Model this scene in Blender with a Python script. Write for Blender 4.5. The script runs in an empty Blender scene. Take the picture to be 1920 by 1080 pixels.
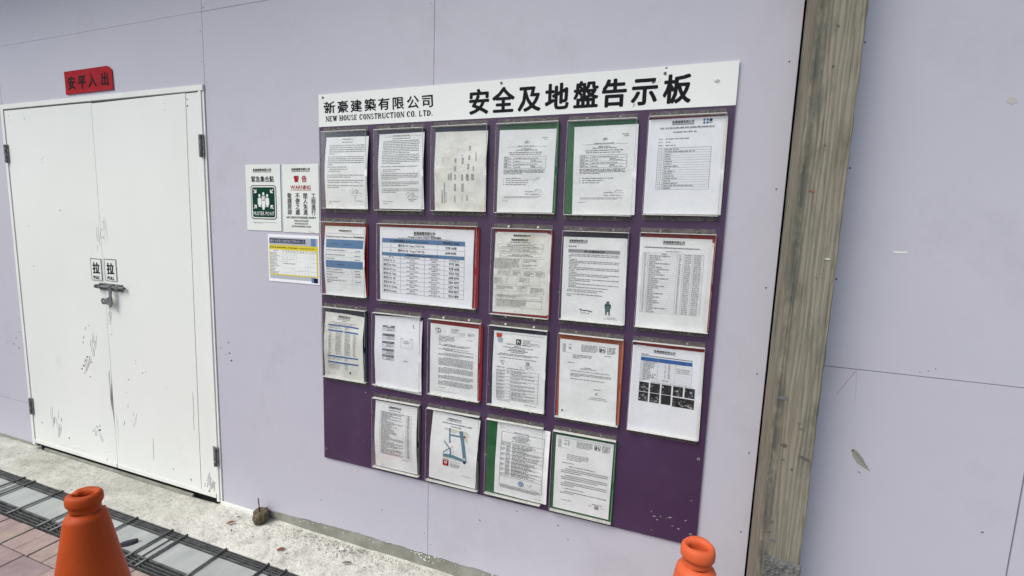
import bpy, bmesh, math, random
from mathutils import Vector, Matrix, noise
random.seed(11)
S = bpy.context.scene
COL = S.collection
# ---------------------------------------------------------------- camera
CX, CY, CZ = 1.38976, -1.53781, 1.39212
cd = bpy.data.cameras.new('camera'); cam = bpy.data.objects.new('camera', cd); COL.objects.link(cam)
r_ = Vector((0.94149, 0.33523, 0.03463)); f_ = Vector((-0.32891, 0.93635, -0.12199)); u_ = Vector((-0.07332, 0.10346, 0.99193))
M = Matrix.Identity(4)
for i in range(3):
    M[i][0] = r_[i]; M[i][1] = u_[i]; M[i][2] = -f_[i]; M[i][3] = (CX, CY, CZ)[i]
cam.matrix_world = M
cd.sensor_width = 36.0; cd.lens = 36.0 * 858.03 / 1920.0; cd.clip_start = 0.02; cd.clip_end = 300
S.camera = cam
# ---------------------------------------------------------------- light: bright overcast street
EL, AZ = math.radians(50), math.radians(215)        # sun direction, azimuth measured clockwise from +Y
w = bpy.data.worlds.new('World'); S.world = w; w.use_nodes = True
nt = w.node_tree; nt.nodes.clear()
sky = nt.nodes.new('ShaderNodeTexSky'); sky.sky_type = 'NISHITA'; sky.sun_disc = False
sky.sun_elevation = EL; sky.sun_rotation = AZ; sky.air_density = 1.0; sky.dust_density = 2.2; sky.ozone_density = 1.0
bg = nt.nodes.new('ShaderNodeBackground'); bg.inputs[1].default_value = 0.108
out = nt.nodes.new('ShaderNodeOutputWorld')
nt.links.new(sky.outputs[0], bg.inputs[0]); nt.links.new(bg.outputs[0], out.inputs[0])
sd = bpy.data.lights.new('sun', 'SUN'); sd.energy = 1.5; sd.angle = math.radians(34); sd.color = (1.0, 0.965, 0.93)
sun = bpy.data.objects.new('sun', sd); COL.objects.link(sun)
sdir = Vector((math.sin(AZ) * math.cos(EL), math.cos(AZ) * math.cos(EL), math.sin(EL)))
sun.rotation_euler = sdir.to_track_quat('Z', 'Y').to_euler()
V = S.view_settings; V.view_transform = 'Standard'; V.look = 'None'; V.gamma = 1.0; V.use_curve_mapping = False
V.exposure = 0.72
S.render.engine = 'CYCLES'; S.cycles.use_denoising = True; S.cycles.denoiser = "OPENIMAGEDENOISE"; S.cycles.denoising_input_passes = "RGB_ALBEDO_NORMAL"; S.cycles.denoising_prefilter = "NONE"; S.cycles.use_adaptive_sampling = False; S.cycles.transparent_max_bounces = 24

# ---------------------------------------------------------------- materials
MATS = {}
def nodes(m):
    m.use_nodes = True
    t = m.node_tree; b = t.nodes['Principled BSDF']
    return t, b
def add(t, typ, **kw):
    n = t.nodes.new(typ)
    for k, v in kw.items(): setattr(n, k, v)
    return n
def plain(name, col, rough=0.6, metal=0.0, spec=0.4):
    if name in MATS: return MATS[name]
    m = bpy.data.materials.new(name); t, b = nodes(m)
    b.inputs['Base Color'].default_value = (*col, 1); b.inputs['Roughness'].default_value = rough
    b.inputs['Metallic'].default_value = metal; b.inputs['Specular IOR Level'].default_value = spec
    MATS[name] = m; return m
def ramp(t, fac, stops):
    r = add(t, 'ShaderNodeValToRGB'); e = r.color_ramp.elements
    while len(e) < len(stops): e.new(0.5)
    for i, (p, c) in enumerate(stops):
        e[i].position = p; e[i].color = (*c, 1) if len(c) == 3 else c
    t.links.new(fac, r.inputs[0]); return r
def coords(t, scale=(1, 1, 1), loc=(0, 0, 0), world=True):
    g = add(t, 'ShaderNodeNewGeometry' if world else 'ShaderNodeTexCoord')
    mp = add(t, 'ShaderNodeMapping'); mp.inputs['Scale'].default_value = scale; mp.inputs['Location'].default_value = loc
    t.links.new(g.outputs['Position' if world else 'Object'], mp.inputs[0]); return mp
def noise_n(t, vec, scale, detail=4, rough=0.55, dist=0.0):
    n = add(t, 'ShaderNodeTexNoise'); n.inputs['Scale'].default_value = scale; n.inputs['Detail'].default_value = detail
    n.inputs['Roughness'].default_value = rough; n.inputs['Distortion'].default_value = dist
    t.links.new(vec.outputs[0], n.inputs['Vector']); return n
def mix(t, fac, a, b, mode='MIX'):
    n = add(t, 'ShaderNodeMix', data_type='RGBA', blend_type=mode)
    for sock, v in ((n.inputs[0], fac), (n.inputs[6], a), (n.inputs[7], b)):
        if hasattr(v, 'links') or hasattr(v, 'is_linked'): t.links.new(v, sock)
        elif isinstance(v, (int, float)): sock.default_value = v
        else: sock.default_value = (*v, 1)
    return n.outputs[2]
def bump(t, b, h, strength, dist=0.01):
    n = add(t, 'ShaderNodeBump'); n.inputs['Strength'].default_value = strength; n.inputs['Distance'].default_value = dist
    t.links.new(h, n.inputs['Height']); t.links.new(n.outputs[0], b.inputs['Normal'])
def surface(name, c1, c2, scale=3.0, grain=0.06, rough=0.55, dirt=None, dirt_scale=5.0, dirt_lo=0.62, dirt_hi=0.75, bumpk=0.05, bscale=60, spec=0.35, stretch=(1, 1, 1)):
    """painted or printed surface: two tones in broad clouds, a fine speckle, optional blotches of dirt"""
    m = bpy.data.materials.new(name); t, b = nodes(m)
    mp = coords(t, stretch)
    n1 = noise_n(t, mp, scale, 3); base = ramp(t, n1.outputs['Fac'], [(0.35, c1), (0.65, c2)]).outputs[0]
    n2 = noise_n(t, mp, 420, 2, 0.8)
    sp = ramp(t, n2.outputs['Fac'], [(0.3, (1 - grain,) * 3), (0.7, (1 + grain,) * 3)]).outputs[0]
    c = mix(t, 1.0, base, sp, 'MULTIPLY')
    if dirt:
        n3 = noise_n(t, mp, dirt_scale, 8, 0.7)
        f = ramp(t, n3.outputs['Fac'], [(dirt_lo, (0, 0, 0)), (dirt_hi, (1, 1, 1))]).outputs[0]
        c = mix(t, f, c, dirt)
    t.links.new(c, b.inputs['Base Color'])
    b.inputs['Roughness'].default_value = rough; b.inputs['Specular IOR Level'].default_value = spec
    n4 = noise_n(t, mp, bscale, 4); bump(t, b, n4.outputs['Fac'], bumpk)
    MATS[name] = m; return m

M_panel = surface('lavender_paint', (.458, .452, .503), (.490, .484, .533), 1.3, .035, .45, (.375, .365, .40), 2.6, .52, .9, .04, 25)
M_door = surface('white_door_paint', (.70, .72, .665), (.74, .755, .71), 1.6, .03, .42, (.55, .54, .48), 3.0, .63, .9, .04, 14)
M_frame = surface('white_frame_paint', (.69, .70, .65), (.75, .76, .71), 6, .03, .45, (.45, .44, .40), 30, .66, .8, .05, 60)
M_board = surface('purple_board', (.053, .026, .064), (.064, .033, .077), 3.5, .08, .42, (.105, .072, .12), 7, .55, .95, .02, 30)
M_header = surface('header_white', (.72, .745, .70), (.76, .78, .735), 3, .02, .38, (.56, .56, .50), 7, .70, .9, .02, 30)
M_dark = plain('cavity_dark', (.012, .012, .012), .9)
M_paper = surface('white_paper', (.76, .765, .74), (.83, .835, .815), 14, .02, .6, (.62, .61, .54), 11, .60, .85, .22, 22)
M_paper_old = surface('stained_paper', (.70, .695, .62), (.80, .79, .73), 16, .02, .6, (.52, .48, .37), 9, .55, .78, .45, 26)
M_sheet = surface('bright_paper', (.80, .805, .82), (.83, .835, .85), 12, .015, .5, None, bumpk=.15, bscale=20)
M_sign = surface('sign_vinyl', (.68, .71, .655), (.73, .76, .70), 5, .02, .45, (.60, .60, .53), 8, .66, .9, .06, 22)
M_navy = surface('navy_card', (.017, .021, .040), (.022, .027, .052), 30, .15, .5, (.06, .07, .09), 60, .66, .8)
M_green = surface('green_card', (.012, .105, .030), (.018, .125, .038), 20, .1, .5, (.05, .15, .07), 50, .66, .85)
M_redc = surface('red_card', (.23, .014, .016), (.29, .018, .02), 20, .1, .5, (.22, .07, .06), 50, .68, .85)
M_orange_card = surface('orange_card', (.31, .075, .026), (.36, .09, .033), 20, .1, .5, (.38, .17, .1), 50, .68, .85)
M_greyc = surface('dark_grey_card', (.045, .045, .045), (.06, .06, .058), 20, .1, .5)
M_luck = surface('red_paper', (.31, .008, .016), (.37, .011, .020), 25, .06, .7, (.25, .01, .015), 20, .6, .85, .15, 40, .12)
M_cone = surface('orange_rubber', (.40, .058, .009), (.46, .070, .012), 9, .05, .5, (.22, .04, .02), 26, .64, .85, .05, 50, .18)
M_cone2 = surface('paler_orange_rubber', (.58, .100, .032), (.64, .118, .040), 9, .05, .5, (.4, .08, .04), 26, .64, .85, .05, 50, .2)  # paler orange than the other cone
M_steel = surface('grey_steel', (.10, .104, .102), (.19, .195, .19), 40, .15, .5, (.10, .075, .05), 30, .62, .8, .1, 200, .5)
M_steel.node_tree.nodes['Principled BSDF'].inputs['Metallic'].default_value = .35
M_bar = surface('gap_shaded_steel_bar', (.045, .047, .046), (.10, .104, .10), 40, .15, .55, (.08, .06, .045), 30, .62, .8, .1, 200, .35)  # steel darkened so its colour supplies the shade in the gaps
M_hinge = surface('weathered_hinge_metal', (.09, .09, .086), (.26, .258, .25), 70, .15, .5, (.08, .06, .04), 40, .6, .8, .1, 200)
M_slab = surface('infill_slab', (.31, .335, .315), (.40, .42, .395), 9, .08, .75, (.34, .35, .31), 16, .56, .8, .2, 90, .3, (1, .35, 1))
M_pot = surface('clay_clod', (.07, .055, .035), (.17, .135, .085), 45, .2, .9, (.05, .055, .03), 30, .5, .7, .6, 120)
M_stick = plain('brown_stick', (.06, .025, .018), .7)
M_leaf = plain('dry_leaf', (.22, .075, .04), .7)
M_black = plain('black_rubber_scrap', (.03, .03, .035), .7)
M_plinth = surface('plinth_cement', (.20, .205, .165), (.29, .29, .245), 12, .1, .85, (.42, .42, .38), 18, .60, .75, .25, 80)

def concrete(name, cols, bumpk=.5, bscale=45, dirt=(.30, .28, .21)):
    m = bpy.data.materials.new(name); t, b = nodes(m)
    mp = coords(t)
    n1 = noise_n(t, mp, 4.2, 6, .62, .6)
    c = ramp(t, n1.outputs['Fac'], [(0.30, cols[0]), (.5, cols[1]), (.68, cols[2])]).outputs[0]
    n2 = noise_n(t, mp, 38, 6, .72)
    f = ramp(t, n2.outputs['Fac'], [(.28, (.62, .61, .56)), (.46, (1, 1, 1)), (.7, (1.08, 1.08, 1.06))]).outputs[0]
    c = mix(t, 1.0, c, f, 'MULTIPLY')
    n3 = noise_n(t, mp, 260, 3, .7)
    f = ramp(t, n3.outputs['Fac'], [(.27, (.62, .60, .55)), (.36, (1, 1, 1)), (.75, (1.07, 1.07, 1.07))]).outputs[0]
    c = mix(t, 1.0, c, f, 'MULTIPLY')
    n4 = noise_n(t, mp, 2.1, 5, .6); f = ramp(t, n4.outputs['Fac'], [(.55, (0, 0, 0)), (.78, (.75, .75, .75))]).outputs[0]
    c = mix(t, f, c, dirt)
    if name == 'rough_concrete':      # white cement spilt towards the right end, and grey scuffing of the older slab
        sx = add(t, 'ShaderNodeSeparateXYZ'); t.links.new(mp.outputs[0], sx.inputs[0])
        mr = add(t, 'ShaderNodeMapRange'); mr.inputs[1].default_value = -1.0; mr.inputs[2].default_value = -.35; t.links.new(sx.outputs[0], mr.inputs[0])
        n6 = noise_n(t, mp, 11, 7, .7); f6 = ramp(t, n6.outputs['Fac'], [(.36, (0, 0, 0)), (.52, (1, 1, 1))]).outputs[0]
        f7 = add(t, 'ShaderNodeMath', operation='MULTIPLY'); t.links.new(mr.outputs[0], f7.inputs[0]); t.links.new(f6, f7.inputs[1])
        c = mix(t, f7.outputs[0], c, mix(t, .75, c, (.80, .79, .70)))
    t.links.new(c, b.inputs['Base Color']); b.inputs['Roughness'].default_value = .9; b.inputs['Specular IOR Level'].default_value = .2
    h = noise_n(t, mp, bscale, 8, .7); bump(t, b, h.outputs['Fac'], bumpk, .02)
    MATS[name] = m; return m
M_apron = concrete('rough_concrete', [(.37, .365, .305), (.50, .495, .43), (.62, .615, .55)], .8, 34)
M_footing = concrete('splashed_cement', [(.15, .155, .145), (.26, .265, .25), (.38, .385, .365)], 1.0, 110, (.12, .12, .10))
M_ground = concrete('street_ground', [(.2, .2, .19), (.26, .26, .24), (.3, .3, .28)], .3)
M_bed = plain('joint_sand', (.05, .045, .04), .95)

def brick_mat(name, c):
    m = bpy.data.materials.new(name); t, b = nodes(m)
    mp = coords(t)
    n1 = noise_n(t, mp, 14, 5, .65); c1 = ramp(t, n1.outputs['Fac'], [(.3, tuple(x * .78 for x in c)), (.55, c), (.75, tuple(x * 1.2 + .02 for x in c))]).outputs[0]
    n2 = noise_n(t, mp, 300, 3, .8); f = ramp(t, n2.outputs['Fac'], [(.25, (.6, .6, .6)), (.45, (1, 1, 1)), (.75, (1.12, 1.12, 1.12))]).outputs[0]
    t.links.new(mix(t, 1.0, c1, f, 'MULTIPLY'), b.inputs['Base Color']); b.inputs['Roughness'].default_value = .85
    h = noise_n(t, mp, 150, 5, .7); bump(t, b, h.outputs['Fac'], .35, .006)
    MATS[name] = m; return m
BRICKS = [brick_mat('paving_brick_%d' % i, c) for i, c in enumerate([(.34, .25, .225), (.30, .215, .20), (.37, .285, .25), (.27, .20, .195), (.33, .255, .215)])]

def timber():
    m = bpy.data.materials.new('weathered_timber'); t, b = nodes(m)
    mp = coords(t, (1, 1, .055))
    warp = noise_n(t, mp, 9, 3, .5)
    wv = add(t, 'ShaderNodeTexWave', wave_type='BANDS', bands_direction='X'); wv.inputs['Scale'].default_value = 30
    wv.inputs['Distortion'].default_value = 9; wv.inputs['Detail'].default_value = 3; wv.inputs['Detail Scale'].default_value = 1.6
    rt = add(t, 'ShaderNodeMapping'); rt.inputs['Rotation'].default_value = (0, 0, .5); rt.inputs['Scale'].default_value = (1, .8, 1); t.links.new(mp.outputs[0], rt.inputs[0]); t.links.new(rt.outputs[0], wv.inputs['Vector'])
    c = ramp(t, wv.outputs['Fac'], [(.0, (.185, .170, .128)), (.25, (.222, .206, .156)), (.6, (.240, .224, .172)), (1., (.252, .236, .182))]).outputs[0]
    mp2 = coords(t, (1, 1, .03)); n2 = noise_n(t, mp2, 190, 5, .7)
    f = ramp(t, n2.outputs['Fac'], [(.30, (.50, .49, .46)), (.45, (.96, .96, .96)), (.75, (1.15, 1.14, 1.12))]).outputs[0]
    c = mix(t, 1.0, c, f, 'MULTIPLY')
    mp3 = coords(t, (1, 1, .4)); n3 = noise_n(t, mp3, 13, 7, .7)
    f = ramp(t, n3.outputs['Fac'], [(.50, (0, 0, 0)), (.70, (.85, .85, .85))]).outputs[0]
    c = mix(t, f, c, (.112, .108, .084))
    n5 = noise_n(t, mp3, 5, 4, .6); f = ramp(t, n5.outputs['Fac'], [(.52, (0, 0, 0)), (.75, (.55, .55, .55))]).outputs[0]
    c = mix(t, f, c, (.22, .165, .12))
    sp_ = coords(t); sx = add(t, 'ShaderNodeSeparateXYZ'); t.links.new(sp_.outputs[0], sx.inputs[0])     # grime ground into the worn left arris
    d_ = add(t, 'ShaderNodeMath', operation='SUBTRACT'); t.links.new(sx.outputs[0], d_.inputs[0]); d_.inputs[1].default_value = 1.690
    ab = add(t, 'ShaderNodeMath', operation='ABSOLUTE'); t.links.new(d_.outputs[0], ab.inputs[0])
    mr = add(t, 'ShaderNodeMapRange'); mr.inputs[1].default_value = .024; mr.inputs[2].default_value = .002; t.links.new(ab.outputs[0], mr.inputs[0])
    n7 = noise_n(t, mp3, 30, 8, .75); f7 = ramp(t, n7.outputs['Fac'], [(.36, (0, 0, 0)), (.56, (1, 1, 1))]).outputs[0]
    fy = add(t, 'ShaderNodeMath', operation='LESS_THAN'); t.links.new(sx.outputs[1], fy.inputs[0]); fy.inputs[1].default_value = -.13
    m1 = add(t, 'ShaderNodeMath', operation='MULTIPLY'); t.links.new(mr.outputs[0], m1.inputs[0]); t.links.new(f7, m1.inputs[1])
    m2 = add(t, 'ShaderNodeMath', operation='MULTIPLY'); t.links.new(m1.outputs[0], m2.inputs[0]); t.links.new(fy.outputs[0], m2.inputs[1])
    c = mix(t, m2.outputs[0], c, (.085, .088, .070))
    t.links.new(c, b.inputs['Base Color']); b.inputs['Roughness'].default_value = .85; b.inputs['Specular IOR Level'].default_value = .2
    h = add(t, 'ShaderNodeMath', operation='ADD'); t.links.new(n2.outputs['Fac'], h.inputs[0]); t.links.new(wv.outputs['Fac'], h.inputs[1])
    bump(t, b, h.outputs[0], .35, .004); return m
M_timber = timber()

def acrylic():
    m = bpy.data.materials.new('clear_acrylic'); m.use_nodes = True; t = m.node_tree; t.nodes.clear()
    o = add(t, 'ShaderNodeOutputMaterial'); tr = add(t, 'ShaderNodeBsdfTransparent'); tr.inputs[0].default_value = (.99, .993, .99, 1)
    gl = add(t, 'ShaderNodeBsdfGlossy'); gl.inputs['Roughness'].default_value = .06; gl.inputs[0].default_value = (1, 1, 1, 1)
    df = add(t, 'ShaderNodeBsdfDiffuse'); df.inputs[0].default_value = (.7, .7, .66, 1)
    fr = add(t, 'ShaderNodeFresnel'); fr.inputs[0].default_value = 1.45
    mp = coords(t); n = noise_n(t, mp, 35, 6, .7)
    r = ramp(t, n.outputs['Fac'], [(.45, (.0, .0, .0)), (.85, (.03, .03, .03))])
    a = add(t, 'ShaderNodeMixShader'); t.links.new(r.outputs[0], a.inputs[0]); t.links.new(tr.outputs[0], a.inputs[1]); t.links.new(df.outputs[0], a.inputs[2])
    b = add(t, 'ShaderNodeMixShader'); fm_ = add(t, 'ShaderNodeMath', operation='MULTIPLY'); fm_.inputs[1].default_value = .3; t.links.new(fr.outputs[0], fm_.inputs[0]); t.links.new(fm_.outputs[0], b.inputs[0]); t.links.new(a.outputs[0], b.inputs[1]); t.links.new(gl.outputs[0], b.inputs[2])
    t.links.new(b.outputs[0], o.inputs[0]); return m
def acrylic_edge(name, frost, col):
    m = bpy.data.materials.new(name); m.use_nodes = True; t = m.node_tree; t.nodes.clear()
    o = add(t, 'ShaderNodeOutputMaterial'); tr = add(t, 'ShaderNodeBsdfTransparent'); tr.inputs[0].default_value = (.9, .9, .88, 1)
    df = add(t, 'ShaderNodeBsdfPrincipled'); df.inputs['Base Color'].default_value = (*col, 1); df.inputs['Roughness'].default_value = .3
    mp = coords(t); n = noise_n(t, mp, 60, 6, .7)
    r = ramp(t, n.outputs['Fac'], [(.3, (frost - .2,) * 3), (.7, (frost + .15,) * 3)])
    a = add(t, 'ShaderNodeMixShader'); t.links.new(r.outputs[0], a.inputs[0]); t.links.new(tr.outputs[0], a.inputs[1]); t.links.new(df.outputs[0], a.inputs[2])
    t.links.new(a.outputs[0], o.inputs[0]); return m
M_acry = acrylic()
M_flange = acrylic_edge('dusty_acrylic_flange', .24, (.26, .245, .215))
M_bend = acrylic_edge('bright_acrylic_bend', .80, (.80, .80, .74))  # bright highlight of the bends is put into this whitish colour
M_side = acrylic_edge('acrylic_cut_edge', .45, (.55, .55, .50))
INK = {'rust': plain('red_crayon', (.30, .12, .07), .9, 0, .1)}
INK.update({k: plain('ink_' + k, c, .7, 0, .08) for k, c in dict(
    k=(.012, .012, .014), g=(.11, .11, .115), l=(.30, .30, .30), r=(.36, .012, .018), b=(.115, .215, .36), B=(.045, .13, .34), n=(.012, .016, .055),
    G=(.006, .045, .026), w=(.72, .74, .70), y=(.62, .52, .05), s=(.42, .44, .46), o=(.52, .06, .02), m=(.13, .24, .30), c=(.60, .60, .50),
    d=(.028, .027, .027), e=(.11, .095, .085), t=(.10, .16, .16), p=(.45, .43, .40), f=(.145, .145, .14)).items()})

# ---------------------------------------------------------------- mesh helpers
class MB:
    def __init__(s): s.v = []; s.f = []; s.mi = []; s.mats = []
    def mat(s, m):
        if m not in s.mats: s.mats.append(m)
        return s.mats.index(m)
    def faces(s, vs, fs, m):
        o = len(s.v); s.v += [tuple(x) for x in vs]; k = s.mat(m)
        for f in fs: s.f.append([o + i for i in f]); s.mi.append(k)
    def box(s, x0, x1, y0, y1, z0, z1, m, bev=0.0):
        x0, x1 = min(x0, x1), max(x0, x1); y0, y1 = min(y0, y1), max(y0, y1); z0, z1 = min(z0, z1), max(z0, z1)
        b = min(bev, (x1 - x0) * .45, (z1 - z0) * .45, (y1 - y0) * .45)
        if b <= 0:
            vs = [(x, y, z) for x in (x0, x1) for y in (y0, y1) for z in (z0, z1)]
            s.faces(vs, [(0, 1, 3, 2), (4, 6, 7, 5), (0, 4, 5, 1), (2, 3, 7, 6), (0, 2, 6, 4), (1, 5, 7, 3)], m); return
        bm = bmesh.new(); bmesh.ops.create_cube(bm, size=1)
        for v in bm.verts: v.co = ((x0 + x1) / 2 + v.co.x * (x1 - x0), (y0 + y1) / 2 + v.co.y * (y1 - y0), (z0 + z1) / 2 + v.co.z * (z1 - z0))
        bmesh.ops.bevel(bm, geom=bm.edges[:], offset=b, segments=2, affect='EDGES', profile=.6)
        bm.verts.index_update(); s.faces([v.co for v in bm.verts], [[v.index for v in f.verts] for f in bm.faces], m); bm.free()
    def tube(s, a, b, r, m, n=10, r2=None, cap=True):
        a, b = Vector(a), Vector(b); d = (b - a).normalized(); p = d.orthogonal().normalized(); q = d.cross(p); r2 = r if r2 is None else r2
        vs = [a + (p * math.cos(t) + q * math.sin(t)) * r for t in [2 * math.pi * i / n for i in range(n)]] + \
             [b + (p * math.cos(t) + q * math.sin(t)) * r2 for t in [2 * math.pi * i / n for i in range(n)]]
        fs = [(i, (i + 1) % n, n + (i + 1) % n, n + i) for i in range(n)]
        if cap: fs += [tuple(range(n))[::-1], tuple(range(n, 2 * n))]
        s.faces(vs, fs, m)
    def lathe(s, prof, m, n=48, c=(0, 0, 0)):
        vs = [(c[0] + r * math.cos(2 * math.pi * i / n), c[1] + r * math.sin(2 * math.pi * i / n), c[2] + z) for r, z in prof for i in range(n)]
        fs = [(j * n + i, j * n + (i + 1) % n, (j + 1) * n + (i + 1) % n, (j + 1) * n + i) for j in range(len(prof) - 1) for i in range(n)]
        s.faces(vs, fs, m)
    def build(s, name, parent=None, smooth=False, loc=None):
        me = bpy.data.meshes.new(name); me.from_pydata(s.v, [], s.f)
        for m in s.mats: me.materials.append(m)
        me.polygons.foreach_set('material_index', s.mi)
        if smooth: me.polygons.foreach_set('use_smooth', [True] * len(s.f))
        me.update()
        o = bpy.data.objects.new(name, me); COL.objects.link(o)
        if parent: o.parent = parent
        if loc: o.location = loc
        return o
def empty(name, loc=(0, 0, 0), parent=None):
    o = bpy.data.objects.new(name, None); o.empty_display_size = .05; o.location = loc; COL.objects.link(o)
    if parent: o.parent = parent
    return o
def tag(o, label, cat, group=None):
    o['label'] = label; o['category'] = cat; o['kind'] = 'thing'
    if group: o['group'] = group
    return o
def structure(o): o['kind'] = 'structure'; return o
def stuff(o): o['kind'] = 'stuff'; return o
def solid(prof, y0, y1, m, name, parent=None, mb=None):
    """an outline in x,z given thickness from y0 (front) to y1"""
    own = mb is None; mb = mb or MB(); n = len(prof)
    vs = [(x, y0, z) for x, z in prof] + [(x, y1, z) for x, z in prof]
    fs = [tuple(range(n)), tuple(range(n, 2 * n))[::-1]] + [(i, n + i, n + (i + 1) % n, (i + 1) % n) for i in range(n)]
    mb.faces(vs, fs, m)
    return mb.build(name, parent) if own else None

# ---------------------------------------------------------------- glyphs (the built-in font), cached per character and weight
GC = {}
SERIF = {}
def need(texts):
    todo = []
    for txt, wt in texts:
        for ch in txt:
            if ch != ' ' and ch not in GC: GC[ch] = None; todo.append(ch)
    obs = []
    for ch in todo:
        c = bpy.data.curves.new('glyph', 'FONT'); c.body = ch; c.resolution_u = 2; c.fill_mode = 'FRONT'
        o = bpy.data.objects.new('glyph', c); COL.objects.link(o); obs.append(o)
    bpy.context.view_layer.update(); dg = bpy.context.evaluated_depsgraph_get()
    for o, key in zip(obs, todo):
        me = bpy.data.meshes.new_from_object(o.evaluated_get(dg))
        vs = [(v.co.x, v.co.y) for v in me.vertices]; fs = [list(p.vertices) for p in me.polygons]
        cjk = ord(key) > 0x2e80
        x0 = min((v[0] for v in vs), default=0); x1 = max((v[0] for v in vs), default=.3)
        adv = 1.0 if cjk else (x1 - x0) + .085
        GC[key] = ([(x - (0 if cjk else x0 - .04), y) for x, y in vs], fs, adv)
        bpy.data.meshes.remove(me); c = o.data; bpy.data.objects.remove(o); bpy.data.curves.remove(c)
def layout(txt, wt, gap=0.0):
    x = 0; res = []
    for ch in txt:
        if ch == ' ': x += .28 + gap; continue
        g = GC[ch]; res.append((g, x)); x += g[2] + gap
    return res, max(x - gap, .001)

# ---------------------------------------------------------------- a printed sheet
class Sheet:
    """flat print in millimetres (x right, y down) laid on a sheet of width W and height H"""
    def __init__(s, W=210., H=297.):
        s.W, s.H = W, H; s.polys = []; s.layer = 0; s.seed = random.Random(7)
    def poly(s, pts, c, k=1): s.polys.append((pts, [tuple(range(len(pts)))], c, k))
    def rect(s, x0, y0, x1, y1, c='k', k=1):
        n = max(1, int(abs(y1 - y0) / 14)); m = max(1, int(abs(x1 - x0) / 30))
        for j in range(n):
            for i in range(m):
                a, b = x0 + (x1 - x0) * i / m, x0 + (x1 - x0) * (i + 1) / m; p, q = y0 + (y1 - y0) * j / n, y0 + (y1 - y0) * (j + 1) / n
                s.poly([(a, p), (a, q), (b, q), (b, p)], c, k)
    def h(s, x0, x1, y, t=.5, c='g'): s.rect(x0, y - t / 2, x1, y + t / 2, c, 2)
    def v(s, x, y0, y1, t=.5, c='g'): s.rect(x - t / 2, y0, x + t / 2, y1, c, 2)
    def box(s, x0, y0, x1, y1, t=.6, c='g'):
        s.h(x0, x1, y0, t, c); s.h(x0, x1, y1, t, c); s.v(x0, y0, y1, t, c); s.v(x1, y0, y1, t, c)
    def line(s, pts, t=.8, c='k'):
        for (x0, y0), (x1, y1) in zip(pts, pts[1:]):
            L = math.hypot(x1 - x0, y1 - y0) or 1; nx, ny = -(y1 - y0) / L * t / 2, (x1 - x0) / L * t / 2
            s.poly([(x0 + nx, y0 + ny), (x1 + nx, y1 + ny), (x1 - nx, y1 - ny), (x0 - nx, y0 - ny)], c, 2)
    def g(s, x0, x1, y, hgt=3.4, c='k', dens=1.0):
        """one row of small type, too small to read: marks the size of letters, grouped in words"""
        x = x0; R = s.seed
        while x < x1 - hgt * .3:
            n = R.randint(2, 8)
            for _ in range(n):
                wd = hgt * R.uniform(.35, .62)
                if x + wd > x1: break
                a = y - hgt * R.choice((.34, .34, .5)); b = y + hgt * .36
                kind = R.random()
                if kind < .5: s.rect(x, a, x + wd * .42 * dens, b, c); s.rect(x + wd * .34 * dens, y - hgt * .1, x + wd * .8, y + hgt * .12, c)
                else: s.rect(x, y - hgt * .36, x + wd * .8, y - hgt * .12 + .2 * (dens - 1), c); s.rect(x, y + hgt * .1, x + wd * .8, b, c)
                x += wd
            x += hgt * R.uniform(.3, .6)
    def para(s, x0, x1, y, n, lh, hgt=3.4, last=.6, c='k', first=0):
        for i in range(n): s.g(x0 + (first if i == 0 else 0), x1 if i < n - 1 else x0 + (x1 - x0) * last, y + i * lh, hgt, c)
    def text(s, x, y, hgt, txt, wt='r', c='k', al='c', wid=None, gap=0.0, shear=0.0, ky=1.0):
        """x,y the middle of the row; hgt the height of the letters"""
        res, tot = layout(txt, wt, gap); cjk = any(ord(ch) > 0x2e80 for ch in txt)
        sc = hgt / (.9 if cjk else .72); base = .36 if not cjk else .38
        sx = sc if wid is None else wid / tot; x0 = x - tot * sx * {'l': 0, 'c': .5, 'r': 1}[al]
        e = {'r': 0, 'm': .010, 'b': .020, 'x': .034}[wt]
        for q in range(1 if e == 0 else 7):          # heavier weights: the same glyph printed again a hair to each side
            ox, oy = (0, 0) if q == 0 else (e * math.cos(q * math.pi / 3), e * math.sin(q * math.pi / 3) * .8)
            for (vs, fs, ad), gx in res:
                s.polys.append(([(x0 + (gx + px + ox + shear * py) * sx, y - (py + oy - base) * sc * ky) for px, py in vs], fs, c, 3 + q * .06))
    def head(s, x, y, hgt=9, wid=70, en=True):
        s.text(x, y, hgt, '新豪建築有限公司', 'b', 'k', 'c', wid)
        if en: s.g(x - wid * .5, x + wid * .5, y + hgt * .78, 3, 'k'); s.h(x - wid * .5, x + wid * .5, y + hgt * .98, .7, 'k')
    def mesh(s, name, parent, surf, lift=.0004):
        mb = MB()
        for pts, fs, c, k in s.polys:
            mb.faces([surf(px / s.W, py / s.H, lift + .00012 * k) for px, py in pts], fs, INK[c] if isinstance(c, str) else c)
        o = mb.build(name, parent); o['kind'] = 'stuff'; return o

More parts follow.
